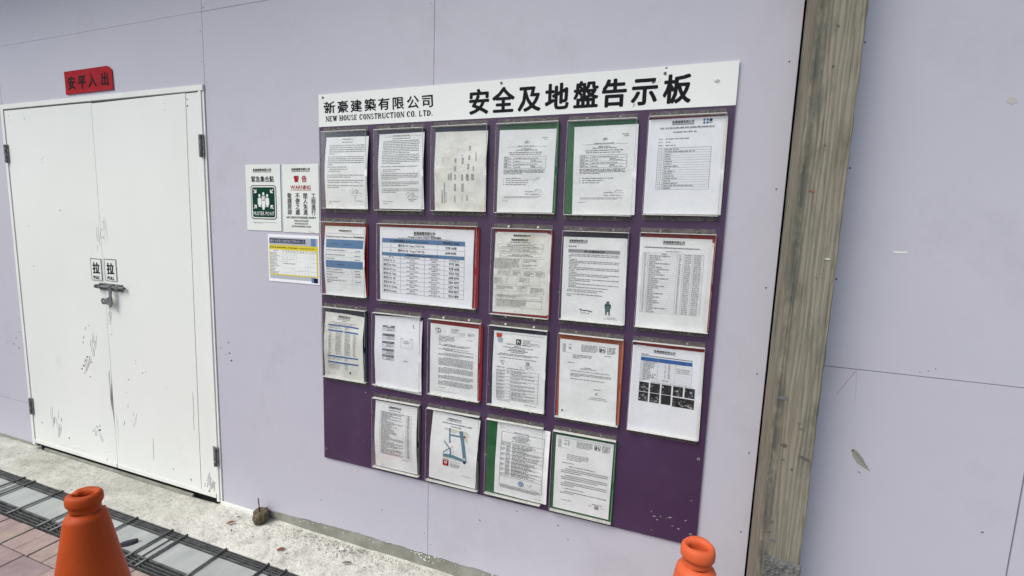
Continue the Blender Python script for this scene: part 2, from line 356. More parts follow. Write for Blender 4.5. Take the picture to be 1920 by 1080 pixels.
need([('新豪建築有限公司安全及地盤告示板', 'b'), ('安全及地盤告示板', 'x'), ('新豪建築有限公司', 'm'), ('安平入出', 'x'), ('緊急集合點', 'm'), ('MUSTERPOINT', 'b'), ('警告', 'x'),
      ('WARNING', 'm'), ('工程進行閒人免進不便之處敬請原諒', 'm'), ('NOUNAUTHRIZEDENTRY', 'b'), ('WORKSINPROGRESSWEAPOLOGIZEFORANYINCONVENIENCECAUSED', 'm'),
      ('NEWHOUSECONSTRUCTIONCO.LTD', 'r'), ('NEWHOUSECONSTRUCTIONCO.LTD', 'b'), ('拉PULL', 'b'), ('拉', 'x'), ('24小時當值聯絡人hour emergency service電話Mobile', 'b'), ('潘先生符劉鄧葉范張鄺Mr. PuenFuLauTangYipFanCheungKwong(TCP-T14)', 'm'),
      ('0123456789.', 'm'), ('緊急應變小組Site Emergency Response Team', 'm'), ('Emergency Contact Telephone List緊急聯絡電話', 'b'), ('Automated External Defibrillator (AED)Location Map', 'b'), ('個人防護裝備守則', 'b'), ('致各分判商', 'm')])

# ================================================================ the setting
# street ground under everything
g = MB(); g.box(-40, 40, -60, 20, -.30, -.06, M_ground); structure(g.build('ground'))
def rough_sheet(name, x0, x1, y0, y1, nx, ny, mat, amp, z=0.0, edge=.004):
    vs = []; fs = []
    for j in range(ny + 1):
        for i in range(nx + 1):
            x = x0 + (x1 - x0) * i / nx; y = y0 + (y1 - y0) * j / ny
            n = noise.fractal((x * 6, y * 6, 0.3), .8, 2.1, 5) * amp + noise.noise((x * 45, y * 45, 2)) * amp * .22
            if -2.15 < x < -.655 and y > -.0085 and name == 'concrete_apron': n = -.05
            if j == 0: y += noise.noise((x * 22, 7, 1)) * edge
            vs.append((x, y, z + n))
    for j in range(ny):
        for i in range(nx): a = j * (nx + 1) + i; fs.append((a, a + 1, a + nx + 2, a + nx + 1))
    base = len(vs)
    for i in range(nx + 1): x, y, zz = vs[i]; vs.append((x, y, -.055))
    for i in range(nx): fs.append((base + i, base + i + 1, i + 1, i))
    mb = MB(); mb.faces(vs, fs, mat); return mb.build(name, smooth=True)
structure(rough_sheet('concrete_apron', -4.2, 2.6, -.224, .012, 760, 30, M_apron, .0042))
# sandy bed + bricks of the pavement
pv = MB(); pv.box(-4.2, 3.0, -3.2, -.4385, -.055, -.012, M_bed); pav = structure(pv.build('pavement'))
R = random.Random(3)
def brick(x0, x1, y0, y1):
    mb = MB(); d = R.uniform(-.0025, .0015); m = BRICKS[R.randrange(5)]
    mb.box(x0, x1, y0, y1, -.05, -.003 + d, m, .0035)
    o = mb.build('brick', pav); return o
x = -2.29; k = 0
while x < .95:                                     # the first row, cut bricks end on to the drain
    j0 = .0035 if k % 2 else .0012
    brick(x + j0, x + .0965 - (.0012 if k % 2 else .0035), -.5525, -.4415); x += .0965; k += 1
row = 0; y = -.5565
while y > -1.06:
    x = -2.053 + (.1 if row % 2 else 0)
    while x < .62: brick(x + .002, x + .198, y - .0965, y); x += .2
    y -= .1005; row += 1

# drain channel below the covers
dc = MB(); dc.box(-4.2, 2.6, -.4385, -.2265, -.055, -.046, plain('drain_bottom', (.03, .03, .028), .9)); structure(dc.build('drain_channel'))
# drain covers
def drain_cover(x0, label):
    e = empty('drain_cover', (x0, -.33, 0)); L = .567
    def P(y): return y + .33
    for ys in ((-.2285, -.2385, -.2485, -.2610), (-.3865, -.4030, -.4160, -.4300)):
        for i, yy in enumerate(ys):
            thick = .0075 if (yy in (-.2610, -.3865)) else .0040
            mb = MB(); mb.box(.0015, L - .0015, P(yy) - thick / 2, P(yy) + thick / 2, -.026, -.003 + R.uniform(-.0008, .0008), M_bar, .0008); mb.build('side_bar', e)
    for xx in (.045, .283, .520):
        mb = MB(); mb.tube((xx, P(-.2245), .0005), (xx + R.uniform(-.003, .003), P(-.4345), .0005), .0046, M_steel, 10); mb.build('cross_bar', e, True)
    for a, b in ((.003, .041), (.049, .279), (.287, .516), (.524, .564)):
        mb = MB(); mb.box(a, b, P(-.381), P(-.2665), -.028, -.0085 + R.uniform(-.0015, .001), M_slab, .0025); mb.build('infill_slab', e)
    mb = MB(); mb.tube((.0, P(-.2265), -.003), (.002, P(-.4325), -.003), .0022, M_steel, 8); mb.build('end_bar', e, True)
    return tag(e, label, 'drain cover', 'steel framed drain covers along the concrete strip')
for i, lb in enumerate(['steel barred drain cover cut off by the left edge of the photo', 'steel barred drain cover just left of the darker traffic cone',
                        'steel barred drain cover passing behind the darker cone, black scrap lying on it', 'steel barred drain cover right of the black scrap, below the red leaf scraps',
                        'steel barred drain cover farthest right, cut off by the bottom of the photo']):
    drain_cover(-2.312 + .567 * i, lb)

# ================================================================ hoarding
ho = tag(empty('hoarding', (0, 0, 0)), 'lavender painted site hoarding of large flush panels with dark seams', 'hoarding')
TH = .015
def panel(x0, x1, z0, z1, wav=0):
    pr = []
    n = 120 if wav else 1
    for i in range(n + 1):
        x = x0 + (x1 - x0) * i / n
        zz = z0
        if wav:
            zz = .0185 if x < -.392 else .042 + .018 * min(1, max(0, (x + .33) / .45)) - .002 * max(0, x - .2)
            zz += (noise.noise((x * 14, 3, 1)) * wav + noise.noise((x * 60, 3, 1)) * wav * .6) * (.3 if x < -.392 else 1)
        pr.append((x, zz))
    pr += [(x1, z1), (x0, z1)]
    return solid(pr, 0.0, TH, M_panel, 'panel', ho)
GP = .0009
panel(-3.9, -2.1965, -.02, .2625, .0); panel(-3.9, -2.1965, .2651, 2.9)
panel(-2.1938, -.6283, 1.9935, 2.2965); panel(-2.1938, -.6283, 2.2975, 2.9)
panel(-.6272 + GP, .5205 - GP, .040, 2.2955, .0045); panel(-.6272 + GP, .5205 - GP, 2.2955 + 2 * GP, 3.0)
panel(.5205 + GP, 1.6772, .050, 3.0, .005)
panel(1.6905, 2.305 - .002, 1.0345 + GP, 3.0); panel(1.6905, 2.305 - .002, .05, 1.0345 - GP); panel(2.305 + .002, 4.2, .05, 1.0345 - GP); panel(2.305 + .002, 4.2, 1.0345 + GP, 3.0)
bk = MB(); bk.box(-3.9, 4.2, .10, .115, -.05, 3.0, M_dark); bk.box(-3.9, 4.2, .016, .099, 2.96, 3.0, M_dark); bk.box(-3.9, -3.88, .016, .099, -.05, 2.95, M_dark); bk.box(4.18, 4.2, .016, .099, -.05, 2.95, M_dark)  # unseen near-black sheets added so the seams and gaps look dark
bk.box(-3.87, 4.17, .016, .099, -.05, .004, M_dark); bk.build('dark_backing', ho)
# unseen canopy added above the frame to shade the upper wall
cv = MB(); cv.box(-4.2, 4.2, -.60, -.003, 3.02, 3.06, plain('canopy_ply', (.42, .36, .27), .8)); tag(cv.build('shade_canopy'), 'unseen plywood canopy added to shade the top of the hoarding', 'canopy')
# plinth strip below the panels
pl = MB()
n = 120
for (xa, xb, za, yf) in ((-.385, 1.68, .062, .003),):
    vs = []; fs = []
    for i in range(n + 1):
        x = xa + (xb - xa) * i / n; t = noise.noise((x * 9, 1, 4)) * .004
        zt = .085
        vs += [(x, yf + t * .4, -.04), (x, yf + t * .3, zt + t), (x, .012, zt + t), (x, .012, -.04)]
    for i in range(n): a = 4 * i; fs += [(a, a + 4, a + 5, a + 1), (a + 1, a + 5, a + 6, a + 2)]
    pl.faces(vs, fs, M_plinth)
pl.build('plinth', ho)
sl = MB(); sl.box(-.640, -.385, -.008, .012, -.03, .017, M_frame, .003); sl.build('sill', ho)
sl = MB(); sl.box(-3.9, -2.20, -.006, .012, -.04, -.021 + .035, M_plinth, .002); sl.build('sill', ho)
# peeled flakes of paint left on the plinth beside the seam
fl = MB(); R2 = random.Random(5)
for _ in range(70):
    cx = .5205 + R2.gauss(0, .035) if R2.random() < .55 else R2.uniform(-.3, 1.2); cz = .050 + R2.gauss(0, .005) if cx > .1 else .040
    if abs(cx - .5205) < .035: cz = R2.uniform(.025, .06)
    r = R2.uniform(.0015, .0075 if abs(cx - .52) < .04 else .003); n = 6; a0 = R2.random() * 6
    pts = [(cx + r * R2.uniform(.5, 1.2) * math.cos(a0 + i * 6.283 / n), cz + r * .8 * R2.uniform(.5, 1.2) * math.sin(a0 + i * 6.283 / n)) for i in range(n)]
    solid(pts, .0002, .0022, M_frame, '', mb=fl)
stuff(fl.build('paint_flakes', ho))
# screw holes and little nicks in the panels
nk = MB()
def nick(x, z, r=.0022, m=M_dark, ax=1.0, rot=0.0, y=-.0006):
    n = 7; pts = []
    for i in range(n):
        a = i * 6.283 / n; px, pz = r * ax * math.cos(a) * R2.uniform(.7, 1.2), r * math.sin(a) * R2.uniform(.7, 1.2)
        pts.append((x + px * math.cos(rot) - pz * math.sin(rot), z + px * math.sin(rot) + pz * math.cos(rot)))
    solid(pts, y, y + .0016, m, '', mb=nk)
for z in [.12, .5, .9, 1.25, 1.6, 1.9, 2.2, 2.45]:
    for sx in (-.016, .014): nick(.5205 + sx, z + R2.uniform(-.03, .03), .0019)
for z in [2.02, 2.1, 2.2, 2.33, 2.41]: nick(-.6272 + R2.choice((-.013, .012)), z + R2.uniform(-.03, .03), .0024)
for z in [.45, .72, .98, 1.25, 1.56, 1.89]: nick(1.655, z + R2.uniform(-.02, .02), .0026); nick(1.83, z + .04, .0024) if z > 1.2 else None
for (x, z, r) in [(-.55, .83, .004), (-.545, .78, .005), (-.57, .77, .003), (-.535, .745, .006), (-.60, .80, .003), (-2.31, .62, .006), (-2.26, .60, .006), (-2.28, .66, .004), (-2.24, .70, .003), (-2.42, .9, .004), (1.06, .93 - .60, .003), (.90, .345, .003), (1.1, .285, .003), (.75, .27, .003), (-.02, .17, .003), (.30, .20, .003), (2.24, .62, .003), (2.07, 1.052, .0018), (2.052, 1.046, .0015), (2.085, 1.06, .0016)]:
    nick(x, z, r * .75, INK['g'] if r > .0035 else INK['f'], 1.7, R2.uniform(0, 3))
stuff(nk.build('screw_holes', ho))
mk = MB()
nick_r = lambda pts, m: solid(pts, -.0007, .0006, m, '', mb=mk)
nick_r([(1.918, .793), (1.924, .797), (1.935, .791), (1.949, .775), (1.959, .755), (1.972, .738), (1.955, .745), (1.938, .755), (1.925, .774)], plain('sap_smear', (.27, .275, .225), .8)); 
for i in range(7): t = i / 7; nick_r([(1.923 + .036 * t, .788 - .042 * t), (1.934 + .034 * t, .786 - .040 * t), (1.934 + .034 * t, .784 - .040 * t)], INK['f'])
nick_r([(1.920, .794), (1.924, .7965), (1.926, .7935), (1.922, .7905)], INK['f'])
nick_r([(1.940, .733), (1.947, .730), (1.950, .727), (1.944, .729)], INK['e'])
nick_r([(1.955, 1.3755), (1.975, 1.3745), (1.986, 1.376), (1.985, 1.3715), (1.965, 1.3705), (1.955, 1.372)], M_header)
for a, b, m in (((1.905, 1.0305), (1.866, .955), plain('red_pencil', (.40, .22, .24), .8)), ((1.907, 1.0305), (1.913, .94), INK['p'])):
    d = .0006; nick_r([(a[0] - d, a[1]), (a[0] + d, a[1]), (b[0] + d * .6, b[1]), (b[0] - d * .6, b[1])], m)
nick_r([(2.148, 1.770), (2.160, 1.768), (2.166, 1.757), (2.155, 1.750), (2.146, 1.758)], INK['p'])
stuff(mk.build('scuff_mark', ho))

# ================================================================ double door
dd = tag(empty('double_door', (-1.41, 0, 0)), 'white double door of plain sheets with dark hinges and a sliding bolt', 'door')
dd.location = (0, 0, 0)
fm = MB(); fm.box(-2.191, -2.168, -.010, .014, .012, 1.9905, M_frame, .0015); fm.build('frame', dd)
fm = MB(); fm.box(-.6605, -.6430, -.010, .014, .012, 1.9655, M_frame, .0015); fm.box(-.6425, -.6302, -.005, .014, .012, 1.9655, M_frame, .001); fm.build('frame', dd)
fm = MB(); fm.box(-2.168, -.6302, -.0105, .014, 1.966, 1.9905, M_frame, .0015); fm.build('frame', dd)
def edge_gap(z): return .021 * math.exp(-((z - .405) / .085) ** 2) + .0012 * noise.noise((z * 9, 0, 0))
zs = [.030 + (1.959 - .030) * i / 60 for i in range(61)]
pr = [(-2.1645, .030)] + [(-1.4118 - max(0, edge_gap(z)) + (.003 if .35 < z < .37 else 0), z) for z in zs] + [(-2.1645, 1.959)]
leafL = solid(pr, -.006, .012, M_door, 'leaf', dd)
pr = [(-1.4088 + .0008 * noise.noise((z * 7, 5, 0)), z) for z in zs[::-1]]
pr = [(-.7445, 1.962)] + [(x, z if z < 1.9 else z - .004) for x, z in pr] + [(-.7725, .030)]
leafR = solid(pr, -.0065, .012, M_door, 'leaf', dd)
st = solid([(-.7430, 1.9615), (-.7705, .030), (-.6635, .030), (-.6635, 1.9615)], -.005, .012, M_door, 'edge_strip', leafR)
for (xa, xb, lf) in ((-2.163, -1.414, leafL), (-1.407, -.665, leafR)):
    mb = MB(); mb.box(xa, xb, -.0105, -.0070, .0285, .050, M_frame, .0008); mb.build('bottom_rail', lf)
th = MB(); th.box(-2.06, -.82, -.019, -.0088, -.03, .0150, M_plinth, .001); th.build('threshold', dd)
def hinge(x, z, lf):
    e = MB(); e.box(x - .016, x + .015, -.0125, -.0075, z - .050, z + .050, M_hinge, .001)
    for k in range(5):
        a = z - .048 + k * .0195; e.tube((x + .002, -.016, a), (x + .002, -.016, a + .0175), .0062 if k % 2 else .0068, M_hinge, 10)
    for sx in (-.008, .009):
        for k in range(3): e.tube((x + sx, -.0125, z - .033 + .033 * k), (x + sx, -.0142, z - .033 + .033 * k), .0028, M_steel, 8)
    e.build('hinge', lf)
hinge(-2.168, 1.727, leafL); hinge(-2.166, .258, leafL); hinge(-.652, 1.728, leafR); hinge(-.652, .250, leafR)
# bolt
bo = empty('bolt', (0, 0, 0), dd)
b = MB(); b.box(-1.445, -1.262, -.0105, -.0066, 1.015, 1.052, M_steel, .001); b.build('bolt_plate', bo)
b = MB(); b.tube((-1.455, -.020, 1.0345), (-1.232, -.020, 1.0365), .0072, M_steel, 12)
for xx in (-1.425, -1.335, -1.285): b.box(xx - .011, xx + .011, -.029, -.0106, 1.024, 1.047, M_steel, .003)
b.tube((-1.457, -.020, 1.0345), (-1.444, -.020, 1.0346), .0105, M_steel, 12); b.build('bolt_rod', bo, False)
b = MB(); solid([(-1.331, 1.030), (-1.312, 1.030), (-1.318, .985), (-1.318, .955), (-1.321, .940), (-1.333, .930), (-1.339, .934), (-1.337, .985)], -.033, -.0295, M_steel, '', mb=b)
b.box(-1.328, -1.322, -.0295, -.0240, .945, .985, M_steel, .001); b.build('bolt_handle', bo)
b = MB(); n = 18; C0 = (-1.390, .960)
ro = [(C0[0] + .0155 * math.cos(a), C0[1] + .0165 * math.sin(a)) for a in [math.radians(60 + 240 * i / n) for i in range(n + 1)]] + [(-1.350, .945), (-1.3385, .945), (-1.3385, .977), (-1.352, .983), (-1.362, .976)]
ri = [(C0[0] - .001 + .0065 * math.cos(a), C0[1] + .0065 * math.sin(a)) for a in [2 * math.pi * i / 14 for i in range(14)]]
bm = bmesh.new(); vo = [bm.verts.new((x, -.030, z)) for x, z in ro]; vi = [bm.verts.new((x, -.030, z)) for x, z in ri]
es = [bm.edges.new((L[i], L[(i + 1) % len(L)])) for L in (vo, vi) for i in range(len(L))]
r = bmesh.ops.triangle_fill(bm, use_beauty=True, edges=es); ex = bmesh.ops.extrude_face_region(bm, geom=bm.faces[:])
for v in ex['geom']:
    if isinstance(v, bmesh.types.BMVert): v.co.y += .004
bm.verts.index_update(); b.faces([v.co for v in bm.verts], [[v.index for v in f.verts] for f in bm.faces], M_steel); bm.free(); b.build('bolt_hasp', bo)
# chips and scrapes on the leaves
ch = MB()
CN = [0]
def chip(x, z, r, m='g', ax=1.0, rot=0.0, mb=ch, y=-.0068):
    n = 8; pts = []; CN[0] += 1; y -= .000012 * (CN[0] % 90)
    for i in range(n):
        a = i * 6.283 / n; px, pz = .9 * r * ax * math.cos(a) * R2.uniform(.3, 1.2), .75 * r * math.sin(a) * R2.uniform(.3, 1.2)
        pts.append((x + px * math.cos(rot) - pz * math.sin(rot), z + px * math.sin(rot) + pz * math.cos(rot)))
    solid(pts, y, y + .002, INK['f' if m == 'k' and r < .0045 else m], '', mb=mb)
for x, z, r, m, ax, ro_ in [(-2.125, 1.93, .004, 'k', .5, 0), (-2.123, 1.905, .003, 'k', .5, 0), (-1.985, 1.935, .003, 'k', .5, 0), (-1.983, 1.91, .005, 'g', .5, .3), (-.885, 1.925, .004, 'k', .6, 0), (-.883, 1.895, .004, 'g', .6, .3), (-.75 + .015, 1.935, .004, 'k', .6, 0), (-.735, 1.905, .005, 'k', .8, 0), (-1.86, 1.69, .003, 'k', 1, 0), (-1.845, 1.70, .003, 'k', 1, 0), (-1.855, 1.675, .003, 'k', 1, 0),
                            (-2.02, 1.105, .006, 'k', .45, -.2), (-2.035, 1.33, .005, 'p', 1, 0), (-1.735, 1.42, .004, 'g', 1.8, .5), (-1.62, .61, .006, 'k', 1.3, .8), (-1.605, .63, .006, 'k', 1.2, 1), (-1.64, .575, .007, 'k', 1.2, 1), (-1.658, .555, .006, 'g', 1.5, 1.1), (-1.585, .63, .005, 'k', 1.5, -1), (-1.57, .605, .005, 'k', 1.6, -1.1), (-1.635, .535, .004, 'g', 2, -.6), (-1.59, .52, .004, 'g', 2, 0),
                            (-1.62, .74, .0035, 'l', 4, 1.3), (-1.60, .79, .003, 'l', 4, 1.1), (-1.57, .81, .003, 'l', 3, .2), (-1.63, .71, .003, 'l', 3, 1.4),
                            (-1.565, .235, .007, 'k', 1.4, -.8), (-1.545, .22, .006, 'k', 2.2, .4), (-1.60, .205, .006, 'g', 1.4, -1), (-1.54, .245, .003, 'g', 3, -1.2), (-1.58, .185, .005, 'l', 2, -.9), (-1.91, .16, .005, 'l', 3, 1.5), (-1.96, .20, .005, 'l', 5, 1.5), (-1.89, .22, .004, 'l', 5, 1.5), (-1.83, .12, .004, 'g', 2.5, -1), (-2.08, .17, .004, 'g', 2, 1),
                            (-1.205, .66, .003, 'k', 1, 0), (-1.205, .645, .003, 'k', 1, 0), (-1.158, .60, .005, 'k', .6, 0), (-1.13, .61, .005, 'g', .5, .4), (-1.27, .55, .004, 'k', 1.5, .6), (-1.295, .475, .003, 'k', 1, 0), (-1.29, .40, .008, 'g', .25, 0), (-.985, .545, .003, 'k', 1, 0), (-.965, .115, .006, 'k', .6, 0), (-.84, .085, .006, 'g', 2, -.8), (-1.33, .30, .003, 'l', 6, 1.2), (-1.11, .20, .0015, 'l', 60, 1.53), (-1.38, .78, .004, 'g', 1, 0),
                            (-1.29, .045, .004, 'g', 1.5, 0), (-.72, .05, .006, 'g', 2, .5), (-.70, .035, .005, 'g', 2, 0), (-1.50, .055, .005, 'g', 1, .6), (-1.40, 1.33, .004, 'p', 2, 1.5), (-1.395, 1.29, .004, 'p', 2, 1.5), (-1.385, 1.37, .003, 'p', 3, 0.)]:
    chip(x, z, r, m, ax, ro_)
INK['u'] = plain('hand_grime', (.63, .642, .59), .6, 0, .2); INK['v'] = plain('faint_grime', (.685, .70, .648), .6, 0, .2)
def smear(x, z, L, wd, rot, m):          # a rubbed smear: a bundle of thin ragged strokes
    for _ in range(9):
        o = R2.gauss(0, wd * .5); t = R2.uniform(-.3, .3) * L
        chip(x + t * math.cos(rot) - o * math.sin(rot), z + t * math.sin(rot) + o * math.cos(rot), L * R2.uniform(.006, .014) + .0012, m, R2.uniform(6, 16), rot + R2.uniform(-.06, .06))
for x, z, L, wd, rot, m in ((-1.55, .70, .16, .03, 1.35, 'v'), (-1.60, .60, .12, .03, .9, 'u'), (-1.33, .98, .08, .02, -1.2, 'v'), (-1.385, .88, .12, .014, 1.5, 'v'), (-1.43, 1.28, .16, .02, 1.55, 'v'), (-1.375, 1.33, .14, .018, 1.5, 'u'), (-1.91, .19, .20, .035, 1.5, 'u'), (-1.97, .22, .14, .02, 1.5, 'v'), (-1.56, .20, .14, .03, -.9, 'u'), (-1.50, .12, .10, .03, .1, 'v'),
                            (-.73, .10, .14, .03, 1.2, 'v'), (-.69, .09, .06, .02, 1.2, 'u'), (-.80, .45, .30, .003, 1.55, 'u'), (-1.43, .50, .20, .006, 1.52, 'u'), (-1.39, .25, .26, .007, 1.55, 'v'), (-1.1, .06, .3, .008, .0, 'v'), (-1.8, .07, .35, .01, 0, 'v'), (-1.25, .33, .12, .02, 1.1, 'v')): smear(x, z, L, wd, rot, m)
stuff(ch.build('paint_chip', dd))

# two PULL stickers on the leaves
def sticker(x0, x1, z0, z1, label):
    W, H = (x1 - x0) * 1000, (z1 - z0) * 1000
    mb = MB(); mb.box(x0, x1, -.0088, -.0078, z0, z1, M_sign); o = mb.build('door_sticker')
    s = Sheet(W, H); s.rect(0, 0, W, 4.2, 'f'); s.rect(0, H - 1.6, W, H, 'f'); s.rect(0, 4.2, 3, H - 1.6, 'f'); s.rect(W - 2.6, 4.2, W, H - 1.6, 'f')
    s.text(W * .5, H * .44, 56, '拉', 'x', 'k', 'c', 58); s.text(W * .5, H * .865, 17, 'PULL', 'x', 'k', 'c', 54)
    s.mesh('lettering', o, lambda u, v, l: (x0 + u * (x1 - x0), -.0090 - l, z1 - v * (z1 - z0)))
    return tag(o, label, 'sticker', 'pull stickers above the bolt')
sticker(-1.507, -1.421, 1.063, 1.178, 'small PULL sticker on the left leaf of the white door above the bolt')
sticker(-1.396, -1.303, 1.067, 1.181, 'small PULL sticker on the right leaf of the white door above the bolt')

# red paper above the door
def grid_sheet(surf, nx, ny, mat, name, parent=None, th=.0006, shape=None):
    mb = MB(); vs = []; fs = []
    for k, l in enumerate((0.0, -th)):
        for j in range(ny + 1):
            for i in range(nx + 1): vs.append(surf(i / nx, j / ny, l))
    N = (nx + 1) * (ny + 1)
    for j in range(ny):
        for i in range(nx):
            a = j * (nx + 1) + i; fs.append((a, a + nx + 1, a + nx + 2, a + 1)); fs.append((N + a, N + a + 1, N + a + nx + 2, N + a + nx + 1))
    mb.faces(vs, fs, mat)
    loop = [i for i in range(nx + 1)] + [j * (nx + 1) + nx for j in range(1, ny + 1)] + [ny * (nx + 1) + i for i in range(nx - 1, -1, -1)] + [j * (nx + 1) for j in range(ny - 1, 0, -1)]
    L = len(loop); mb.faces([vs[q] for q in loop] + [vs[N + q] for q in loop], [(i, (i + 1) % L, L + (i + 1) % L, L + i) for i in range(L)], mat); return mb.build(name, parent, True)
def red_surf(u, v, l=0):
    x = -1.610 + .370 * u + .004 * v; z = 2.1215 - .113 * v + .002 * u
    if u > .93 and v < .2: z -= (u - .93) * (0.2 - v) * 1.3
    return (x, -.0035 - .003 * (.5 + .5 * noise.noise((u * 5, v * 3, 1))) - .008 * max(0, v - .85) * u - l, z)
rp = tag(grid_sheet(red_surf, 24, 10, M_luck, 'red_paper'), 'red paper strip with four brushed black characters pasted above the door', 'paper')
s = Sheet(370, 113)
for ch_, xx in zip('安平入出', (52, 135, 216, 312)): s.text(xx, 58, 60, ch_, 'x', 'k', 'c', 62, shear=.06)
s.mesh('lettering', rp, red_surf)

# ================================================================ signs on the hoarding
def flat_sign(name, x0, x1, z0, z1, mat, y, curl=.0004):
    def surf(u, v, l=0):
        return (x0 + u * (x1 - x0), y - curl * (.5 + .5 * noise.noise((x0 * 9 + u * 3, v * 4, 2))) - l, z1 - v * (z1 - z0))
    return grid_sheet(surf, 10, 14, mat, name, None, .0008), surf
def rrect(x0, y0, x1, y1, r, n=6):
    pts = []
    for cx, cy, a in ((x1 - r, y0 + r, -90), (x1 - r, y1 - r, 0), (x0 + r, y1 - r, 90), (x0 + r, y0 + r, 180)):
        for i in range(n + 1): t = math.radians(a + 90 * i / n); pts.append((cx + r * math.cos(t), cy + r * math.sin(t)))
    return pts[::-1]
o, sf = flat_sign('muster_point_sign', -.403, -.2075, 1.3595, 1.642, M_sign, -.0022); tag(o, 'white and dark green MUSTER POINT sign with people and four arrows', 'sign')
s = Sheet(196, 282); s.head(96, 23, 10, 104); s.text(97, 62, 24, '緊急集合點', 'm', 'k', 'c', 130)
cx, cy, R0 = 100, 160.5, 72
s.poly(rrect(28, 88, 172, 233, 14), 'd', 1); s.poly(rrect(31.5, 91.5, 168.5, 229.5, 11.5), 'w', 2); s.poly(rrect(36.5, 96.5, 163.5, 224.5, 8.5), 'G', 3)
def man(x, y, k, c='w', lay=4):
    for cc, e, ll in (('G', 1.6, lay), (c, 0, lay + 1)):
        s.poly([(x + (7 * k + e) * math.cos(t), y + (8 * k + e) * math.sin(t)) for t in [-2 * math.pi * i / 14 for i in range(14)]], cc, ll)
        s.poly([(x - 12 * k - e, y + 18 * k), (x - 9 * k, y + 10.5 * k - e), (x + 9 * k, y + 10.5 * k - e), (x + 12 * k + e, y + 18 * k), (x + 12 * k + e, y + 45 * k), (x + 7 * k, y + 45 * k), (x + 7 * k, y + 56 * k), (x - 7 * k, y + 56 * k), (x - 7 * k, y + 45 * k), (x - 12 * k - e, y + 45 * k)][::-1], cc, ll)
man(100, 124, .86, lay=4); man(78, 132, .86, lay=6); man(122, 132, .86, lay=8); man(100, 144, .86, lay=10)
for sx, sy, dx in ((45, 105, 1), (155, 105, -1), (45, 188, 1), (155, 188, -1)):
    up = 1 if sy < 150 else -1
    tx, ty = (sx + dx * 12, sy + up * 13)
    s.line([(sx, sy), (tx, ty)], 4.5, 'w'); s.line([(tx + dx * 2, ty + up * 2), (tx + dx * 2, ty - up * 12)], 4.5, 'w'); s.line([(tx + dx * 2, ty + up * 1), (tx - dx * 11, ty + up * 1)], 4.5, 'w')
for i in range(len(s.polys)):
    if s.polys[i][2] == 'w' and s.polys[i][3] == 2 and len(s.polys[i][0]) == 4: s.polys[i] = (*s.polys[i][:3], 5)
s.text(100, 208, 16, 'MUSTER POINT', 'm', 'w', 'c', 120, .06)
s.polys = [(p, f, c, k + 2 if (3 <= k < 3.9 and c == 'w' and len(p) > 4) else k) for p, f, c, k in s.polys]
s.g(38, 170, 246, 2.6, 'g'); s.g(38, 95, 250, 2.6, 'g'); s.mesh('lettering', o, sf, .0006)

o, sf = flat_sign('warning_sign', -.1965, -.0045, 1.3575, 1.640, M_sign, -.0022); tag(o, 'white sign with red WARNING heading and four columns of black characters', 'sign')
s = Sheet(193, 282); s.head(100, 21, 10, 98); s.text(76, 60, 25, '警', 'x', 'r'); s.text(118, 60, 25, '告', 'x', 'r')
s.text(98, 94, 17, 'WARNING', 'm', 'r', 'c', 108); s.h(44, 152, 106, 1.8, 'r')
for xx, col in ((164, '工程進行'), (122, '閒人免進'), (80, '不便之處'), (37, '敬請原諒')):
    for k, c in enumerate(col): s.text(xx, 129 + 22.6 * k, 22, c, 'm', 'k')
s.text(98, 219, 9, 'NO UNAUTHORIZED ENTRY', 'b', 'k', 'c', 158)
for k, (t_, wd) in enumerate((('WORKS IN PROGRESS', 78), ('WE APOLOGIZE FOR', 70), ('ANY INCONVENIENCE CAUSED', 104))): s.text(98, 233 + 11.5 * k, 7.5, t_, 'm', 'k', 'c', wd)
s.line([(133, 273), (142, 277), (160, 279), (163, 277)], .8, 'l'); s.mesh('lettering', o, sf)

o, sf = flat_sign('schedule_notice', -.2855, -.008, 1.141, 1.346, M_sheet, -.0022); tag(o, 'landscape sheet with yellow banded calendar table below the warning sign', 'notice')
s = Sheet(279, 205)
s.rect(7, 12, 236, 53, 's', 0); s.rect(236, 12, 266, 53, 'b', 0); s.rect(262, 12, 272, 50, 'p', 1); s.rect(8, 18, 207, 37, 'n', 1)
s.text(107, 27.5, 12, 'NEW HOUSE CONSTRUCTION CO LTD', 'b', 's', 'c', 192)
s.rect(6, 45, 273, 176, 'y', 1); s.rect(10, 66, 266, 171, INK['w'], 2)
s.g(9, 110, 56, 6, 'k', 1.3); s.g(114, 170, 56, 6, 'k', 1.3); s.g(176, 258, 56, 5, 'k')
for k in range(len(s.polys)):
    pass
for j in range(6):
    y = 77 + j * 19
    if j < 5: s.h(10, 266, y, .6, 'n')
for i in range(13): s.v(78 + i * 15.66, 66, 171, .6, 'n')
for j in range(5):
    for r_i in range(3): s.g(10, 10 + 56 * random.uniform(.4, 1), 80 + j * 19 + r_i * 5.6, 4, 'k', 1.3)
    for i in range(5):
        if j != 2: s.g(83.5 + i * 15.66, 88 + i * 15.66, 86 + j * 19, 4.5, 'k', 1.4)
s.g(84, 152, 124, 5, 'k', 1.2); s.g(32, 58, 71, 5, 'k')
for i in range(12): s.g(83 + i * 15.66, 90 + i * 15.66, 69, 4, 'k', 1.4); s.g(83 + i * 15.66, 90 + i * 15.66, 73, 4, 'k', 1.4)
s.rect(7, 176.5, 236, 192, 's', 0); s.rect(236, 176.5, 248, 198, 'b', 0); s.rect(248, 178, 271, 199, 'n', 1)
s.polys = [(p, f, c, (3 if (k == 1 and c == 'k') else k)) for p, f, c, k in s.polys]
s.mesh('lettering', o, sf)

